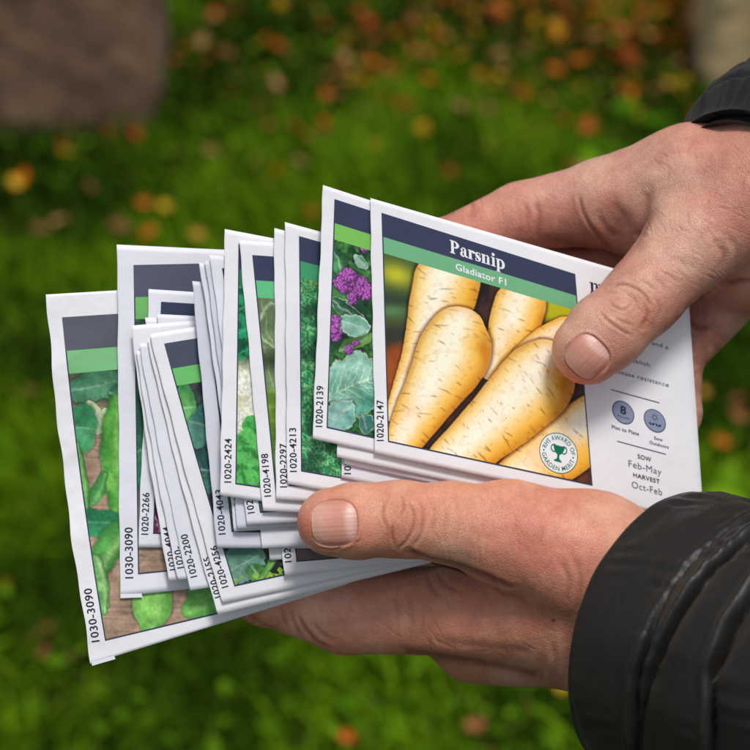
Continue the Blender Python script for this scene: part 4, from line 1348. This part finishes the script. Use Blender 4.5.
# ------------------------------------------------------------------ ground, grass, leaves, stones
def ground_mat():
    m, nt, b = mat_new('lawn_soil')
    v = obj_vec(nt)
    n1 = noise_node(nt, 3, 5, v); n2 = noise_node(nt, 40, 4, v)
    r = nd(nt, 'ShaderNodeValToRGB'); r.color_ramp.elements[0].position = .35; r.color_ramp.elements[1].position = .7
    r.color_ramp.elements[0].color = (.012, .028, .004, 1); r.color_ramp.elements[1].color = (.045, .075, .012, 1)
    nt.links.new(n1.outputs['Fac'], r.inputs['Fac'])
    mx = nd(nt, 'ShaderNodeMix', data_type='RGBA', blend_type='MULTIPLY'); mx.inputs['Factor'].default_value = .6
    nt.links.new(r.outputs['Color'], mx.inputs[6]); nt.links.new(n2.outputs['Color'], mx.inputs[7])
    nt.links.new(mx.outputs[2], b.inputs['Base Color']); b.inputs['Roughness'].default_value = .9
    nt.links.new(bump(nt, n2.outputs['Fac'], .8, .02), b.inputs['Normal'])
    return m


n = 61
gx = np.linspace(-40, 40, n); GX, GY = np.meshgrid(gx, gx + 20, indexing='ij')
gr = mesh_from('ground', np.stack([GX, GY, 0 * GX], -1).reshape(-1, 3), grid_faces(n, n), ground_mat())
tag(gr, kind='structure')


def leaf_mat(name, rough=.55, trans=True):
    m, nt, b = mat_new(name)
    a = nd(nt, 'ShaderNodeAttribute', attribute_name='Col')
    nz = noise_node(nt, 30, 2, obj_vec(nt))
    mx = nd(nt, 'ShaderNodeMix', data_type='RGBA', blend_type='MULTIPLY'); mx.inputs['Factor'].default_value = .35
    nt.links.new(a.outputs['Color'], mx.inputs[6]); nt.links.new(nz.outputs['Fac'], mx.inputs[7])
    nt.links.new(mx.outputs[2], b.inputs['Base Color'])
    b.inputs['Roughness'].default_value = .85; b.inputs['Specular IOR Level'].default_value = .06
    return m


GRASS = leaf_mat('grass_blade')


def scatter_pts(nn, y0, y1, x0f):
    y = rng.uniform(y0, y1, nn); x = rng.uniform(-1, 1, nn) * (x0f + .34 * y)
    return x, y


def make_grass(nn):
    x, y = scatter_pts(nn, .9, 5.2, .35)
    dens = fbm(x * 3 + 50, y * 3, 5, 3)
    hgt = (.035 + .05 * rng.random(nn)) * (.6 + .9 * dens)
    az = rng.uniform(0, 2 * np.pi, nn); lean = rng.uniform(.1, 1.1, nn)
    wd = rng.uniform(.0018, .0042, nn)
    dx, dy = np.cos(az), np.sin(az); sx, sy = -dy, dx
    V = []
    lv = [(0, 1.0), (.4, .9), (.75, .6), (1, .05)]
    for t, wf in lv:
        ex = hgt * lean * t ** 1.8; z = hgt * (t - .25 * lean * t * t)
        cx, cy = x + dx * ex, y + dy * ex
        V.append(np.stack([cx - sx * wd * wf, cy - sy * wd * wf, z], -1)); V.append(np.stack([cx + sx * wd * wf, cy + sy * wd * wf, z], -1))
    V = np.stack(V, 1)
    b = np.arange(nn)[:, None] * 8
    f = np.concatenate([np.stack([b[:, 0] + 2 * k, b[:, 0] + 2 * k + 1, b[:, 0] + 2 * k + 3, b[:, 0] + 2 * k + 2], 1) for k in range(3)])
    pn = fbm(x * 1.6 + 20, y * 1.6, 8, 3); q = rng.random(nn)
    c = mixc(flat((54, 96, 4), x), (120, 160, 14), np.clip(q * .9, 0, 1))
    c = mixc(c, (26, 54, 4), ss(.45, .6, pn) * .8)
    c = mixc(c, (24, 50, 4), ss(.5, .62, fbm(x * 7 + 3, y * 7, 28, 2)) * .75)
    c = mixc(c, (120, 124, 40), ss(.9, 1, rng.random(nn)) * .7)
    far = ss(2.7, 3.5, y)
    c = mixc(c, (84, 72, 26), far * .75 * ss(.35, .65, fbm(x * 2.4, y * 2.4, 14, 3)))
    col = np.repeat(c[:, None, :], 8, 1)
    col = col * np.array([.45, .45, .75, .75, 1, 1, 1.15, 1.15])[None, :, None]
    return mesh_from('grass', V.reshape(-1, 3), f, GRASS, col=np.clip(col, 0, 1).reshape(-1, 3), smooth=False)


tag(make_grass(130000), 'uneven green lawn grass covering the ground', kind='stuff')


def make_clover(nn):
    x, y = scatter_pts(nn, .9, 4.6, .35)
    keep = fbm(x * 4, y * 4, 77, 3) > .44
    x, y = x[keep], y[keep]; nn = len(x)
    r = rng.uniform(.003, .008, nn) * np.where((x > .3) & (y < 2.6), 2.4, 1); z = rng.uniform(.025, .07, nn)
    az = rng.uniform(0, 6.28, nn)
    nx, ny = rng.normal(0, .35, nn), rng.normal(0, .35, nn)
    k = 8; a = np.linspace(0, 2 * np.pi, k, endpoint=False)
    ca = np.cos(a)[None] * r[:, None] * 1.35; sa = np.sin(a)[None] * r[:, None] * (.8 + .2 * np.cos(a))[None]
    X = ca * np.cos(az)[:, None] - sa * np.sin(az)[:, None]; Y = ca * np.sin(az)[:, None] + sa * np.cos(az)[:, None]
    Zz = z[:, None] + X * nx[:, None] + Y * ny[:, None] + np.abs(sa) * .3
    V = np.stack([x[:, None] + X, y[:, None] + Y, Zz], -1).reshape(-1, 3)
    b = np.arange(nn)[:, None] * k
    f = np.concatenate([b + np.array([0, 1, 2, 7]), b + np.array([7, 2, 3, 6]), b + np.array([6, 3, 4, 5])])
    q = rng.random(nn)
    c = mixc(flat((52, 94, 4), x), (118, 164, 24), q)
    c = mixc(c, (26, 58, 8), ss(.45, .65, fbm(x * 2, y * 2, 4, 3)) * .7)
    return mesh_from('ground_cover', V, f, GRASS, col=np.repeat(c, k, 0), smooth=False)


tag(make_clover(9000), 'broad green weed and clover leaves among the lawn grass', kind='stuff')

def make_litter(nn):
    y = rng.uniform(2.35, 4.6, nn); x = rng.uniform(-1, 1, nn) * (.3 + .34 * y)
    p = ss(2.45, 3.1, y) * (.35 + .65 * ss(-.5, .1, x)) * ss(.38, .6, fbm(x * 4, y * 4, 91, 3)) + .03
    k = rng.random(nn) < p; x, y = x[k], y[k]; nn = len(x)
    r = rng.uniform(.004, .012, nn); z = rng.uniform(.03, .07, nn); az = rng.uniform(0, 6.28, nn)
    a = np.array([0, 1.2, 2.9, 4.4])
    X = np.cos(a + az[:, None]) * r[:, None] * (1 + .4 * np.cos(2 * a)); Y = np.sin(a + az[:, None]) * r[:, None]
    V = np.stack([x[:, None] + X, y[:, None] + Y, z[:, None] + X * rng.normal(0, .5, (nn, 1)) + Y * rng.normal(0, .5, (nn, 1))], -1).reshape(-1, 3)
    pal = lin(np.array([(206, 92, 18), (150, 84, 44), (190, 130, 70), (168, 54, 34), (208, 150, 40), (120, 76, 46)]))
    return mesh_from('leaf_litter', V, np.arange(nn * 4).reshape(-1, 4), LITTER, col=np.repeat(pal[rng.integers(0, 6, nn)], 4, 0), smooth=False)


LITTER = leaf_mat('litter_flakes', .7)
tag(make_litter(14000), 'scattered brown and orange leaf fragments in the grass', kind='stuff')

# fallen leaves: a few curled shapes in several colours, each leaf its own object
FL = {}
FLC = {'orange': [(196, 96, 30), (176, 82, 30)], 'yellow': [(214, 168, 44), (200, 150, 60)], 'brown': [(140, 88, 56), (120, 76, 52)], 'red': [(166, 56, 34), (146, 52, 40)], 'tan': [(186, 140, 92), (170, 126, 86)]}
LEAFM = leaf_mat('fallen_leaf', .6)


def leaf_mesh(rgb, seed):
    q = np.random.default_rng(seed)
    nu, nv = 14, 9
    u = np.linspace(0, 1, nu); v = np.linspace(-1, 1, nv)
    U, Vv = np.meshgrid(u, v, indexing='ij')
    wdt = np.sin(np.pi * np.clip(U * .97 + .015, 0, 1)) ** .75 * .36 * (1 + .1 * np.sin(U * 40 + seed))
    X = U - .5; Y = Vv * wdt
    Zz = .14 * Vv ** 2 * q.uniform(.5, 1.6) + .18 * (U - .5) ** 2 * q.uniform(-1, 2) + .05 * np.sin(U * 9 + Vv * 3 + seed)
    c = mixc(flat(rgb, U), (90, 50, 30), ss(.5, .75, fbm(U * 5 + seed, Vv * 3, seed)) * .5)
    c = mixc(c, (226, 190, 110), np.exp(-(Vv / .1) ** 2) * .35)
    o = mesh_from('fallen_leaf', np.stack([X, Y, Zz], -1).reshape(-1, 3), grid_faces(nu, nv), LEAFM, col=c.reshape(-1, 3))
    me = o.data; bpy.data.objects.remove(o)
    return me


for kn, rgbs in FLC.items():
    FL[kn] = [leaf_mesh(rgbs[i % 2], i * 7 + len(kn)) for i in range(4)]


def put_leaf(x, y, kind, size, z=.05):
    o = bpy.data.objects.new('fallen_leaf', FL[kind][R0.randrange(4)]); C.objects.link(o)
    o.location = (x, y, z); o.scale = (size,) * 3
    o.rotation_euler = (R0.gauss(0, .35), R0.gauss(0, .35), R0.uniform(0, 6.28))
    tag(o, f'blurred {kind} fallen leaf lying on the lawn grass behind the hands', 'leaf', f'{kind} fallen leaves on the lawn')


# the leaves one can pick out in the photo (position seen, colour, size)
SEEN = [(140, 25, 'tan', .05), (215, 15, 'red', .06), (328, 98, 'orange', .05), (338, 98, 'tan', .04), (165, 210, 'yellow', .045), (197, 238, 'yellow', .045), (17, 185, 'yellow', .05), (144, 206, 'orange', .04),
        (212, 153, 'tan', .045), (40, 232, 'brown', .06), (60, 225, 'tan', .045), (310, 215, 'orange', .05), (523, 94, 'red', .06), (555, 72, 'orange', .05), (606, 61, 'orange', .06), (588, 130, 'orange', .07), (501, 55, 'tan', .05),
        (437, 50, 'orange', .045), (492, 88, 'yellow', .045), (460, 110, 'tan', .06), (400, 122, 'orange', .045), (447, 175, 'orange', .055), (360, 15, 'orange', .05), (615, 52, 'red', .06), (630, 60, 'orange', .06), (668, 88, 'yellow', .05),
        (655, 92, 'tan', .05), (345, 742, 'orange', .04), (50, 655, 'brown', .05), (75, 660, 'brown', .04), (475, 728, 'brown', .04), (720, 445, 'orange', .05), (738, 420, 'brown', .05), (705, 395, 'yellow', .035), (10, 340, 'brown', .05),
        (30, 395, 'brown', .04), (275, 620, 'orange', .03), (560, 690, 'yellow', .03), (285, 55, 'brown', .05), (300, 165, 'tan', .05), (260, 165, 'brown', .06), (232, 30, 'orange', .05), (180, 160, 'brown', .06), (265, 190, 'yellow', .045), (120, 230, 'brown', .06), (150, 235, 'orange', .05), (90, 190, 'brown', .04), (345, 60, 'tan', .05), (375, 40, 'red', .05), (415, 20, 'brown', .06), (240, 70, 'tan', .05), (205, 45, 'tan', .06), (225, 55, 'brown', .05)]
for px_, py_, kn, sz in SEEN:
    g_ = ground_at(px_, py_, .055)
    put_leaf(g_[0], g_[1], kn, sz * R0.uniform(.46, .64), .06)
cnt = 0
while cnt < 300:
    py_ = R0.uniform(-50, 190) if R0.random() < .9 else R0.uniform(200, 760)
    px_ = R0.uniform(-120, 870)
    if py_ < 200 and R0.random() < (py_ - 20) / 230: continue
    if px_ < 300 and R0.random() < .55: continue
    if px_ < 170 and py_ < 130: continue
    g_ = ground_at(px_, py_, .04)
    kn = R0.choice(['orange', 'brown', 'brown', 'tan', 'red', 'orange', 'yellow', 'brown'])
    put_leaf(g_[0], g_[1], kn, R0.uniform(.015, .034), R0.uniform(.02, .06))
    cnt += 1


def stone_mat(name, lo, hi):
    m, nt, b = mat_new(name)
    v = obj_vec(nt)
    n1 = noise_node(nt, 9, 6, v, .6); n2 = noise_node(nt, 70, 5, v, .6)
    r = nd(nt, 'ShaderNodeValToRGB'); r.color_ramp.elements[0].position = .32; r.color_ramp.elements[1].position = .7
    r.color_ramp.elements[0].color = (*lin(lo), 1); r.color_ramp.elements[1].color = (*lin(hi), 1)
    nt.links.new(n1.outputs['Fac'], r.inputs['Fac']); nt.links.new(r.outputs['Color'], b.inputs['Base Color'])
    b.inputs['Roughness'].default_value = .9
    n3_ = noise_node(nt, 22, 3, v)
    r_ = nd(nt, 'ShaderNodeValToRGB'); r_.color_ramp.elements[0].position = .38; r_.color_ramp.elements[1].position = .66; r_.color_ramp.elements[0].color = (.62, .58, .54, 1); r_.color_ramp.elements[1].color = (1.1, 1.08, 1.05, 1)
    nt.links.new(n3_.outputs['Fac'], r_.inputs['Fac'])
    m_ = nd(nt, 'ShaderNodeMix', data_type='RGBA', blend_type='MULTIPLY'); m_.inputs['Factor'].default_value = .8
    nt.links.new(r.outputs['Color'], m_.inputs[6]); nt.links.new(r_.outputs['Color'], m_.inputs[7]); nt.links.new(m_.outputs[2], b.inputs['Base Color'])
    nt.links.new(bump(nt, n2.outputs['Fac'], .8, .02), b.inputs['Normal'])
    return m


def stone(name, c, size, rotz, mat, label, cat, seed):
    n = 40
    t = np.linspace(-1, 1, n); A, B = np.meshgrid(t, t, indexing='ij')
    V = []; F = []; k = 0
    for ax in range(3):
        for s in (-1, 1):
            p = np.zeros(A.shape + (3,)); p[..., ax] = s; p[..., (ax + 1) % 3] = A * s; p[..., (ax + 2) % 3] = B
            V.append(p.reshape(-1, 3)); F.append(grid_faces(n, n) + k); k += n * n
    V = np.concatenate(V); F = np.concatenate(F)
    e = 14.0
    nr = (np.abs(V) ** e).sum(1) ** (1 / e); V = V / nr[:, None]
    d = (fbm(V[:, 0] * 2.2 + V[:, 2] * 1.3 + seed, V[:, 1] * 2.2 + V[:, 2] * 1.7, seed, 4) - .5) * .10
    V = V * (1 + d[:, None])
    V = V * np.array(size) / 2
    ca, sa = math.cos(rotz), math.sin(rotz)
    X = V[:, 0] * ca - V[:, 1] * sa; Y = V[:, 0] * sa + V[:, 1] * ca
    o = mesh_from(name, np.stack([X, Y, V[:, 2]], 1), F, mat)
    o.location = c
    return tag(o, label, cat)


gl = ground_at(152, 132, .03); gl0 = ground_at(0, 128, .03)
wl = .62
stone('stone_block', (gl[0] - wl / 2, gl[1] + .19, .17), (wl, .42, .44), .05, stone_mat('brown_stone', (104, 76, 58), (172, 138, 112)), 'blurred rough brown stone block at the upper left of the lawn', 'stone', 3)
g2 = ground_at(690, 88, .03)
stone('stone_slab', (g2[0] + .34, g2[1] + .21, .17), (.6, .5, .46), -.1, stone_mat('beige_stone', (212, 184, 130), (240, 218, 168)), 'blurred pale beige stone block at the upper right behind the dark cuff', 'stone', 8)

# ------------------------------------------------------------------ light, sky, camera
sun_cam = np.array([.16, .70, .69])
sd_ = sun_cam[0] * EX + sun_cam[1] * EY + sun_cam[2] * EZ; sd_ /= np.linalg.norm(sd_)
elev = math.asin(sd_[2]); azim = math.atan2(sd_[0], sd_[1])
ld = bpy.data.lights.new('sun', 'SUN'); ld.energy = 2.3; ld.angle = math.radians(14); ld.color = (1.0, .965, .92)
lo = bpy.data.objects.new('sun', ld); C.objects.link(lo)
lo.rotation_euler = Vector(sd_).to_track_quat('Z', 'Y').to_euler()
wd_ = bpy.data.worlds.new('World'); SC.world = wd_; wd_.use_nodes = True
nt = wd_.node_tree; bg = nt.nodes['Background']
sky = nt.nodes.new('ShaderNodeTexSky'); sky.sky_type = 'NISHITA'; sky.sun_disc = False
sky.sun_elevation = elev; sky.sun_rotation = azim; sky.dust_density = 3.0; sky.air_density = 1.0; sky.ozone_density = 1.0
hs = nt.nodes.new('ShaderNodeHueSaturation'); hs.inputs['Saturation'].default_value = .45
nt.links.new(sky.outputs['Color'], hs.inputs['Color']); nt.links.new(hs.outputs['Color'], bg.inputs['Color'])
bg.inputs['Strength'].default_value = .11

cd = bpy.data.cameras.new('camera'); cam = bpy.data.objects.new('camera', cd); C.objects.link(cam)
cam.location = CAM; cam.rotation_euler = (math.pi / 2 - PITCH, 0, 0)
cd.sensor_width = 36; cd.sensor_fit = 'HORIZONTAL'; cd.lens = 36 * D / 750
cd.clip_start = .02; cd.clip_end = 200
cd.dof.use_dof = True; cd.dof.focus_distance = .55; cd.dof.aperture_fstop = 11
SC.camera = cam
SC.view_settings.view_transform = 'Standard'; SC.view_settings.look = 'None'; SC.view_settings.exposure = 0; SC.view_settings.gamma = 1
SC.render.engine = 'CYCLES'
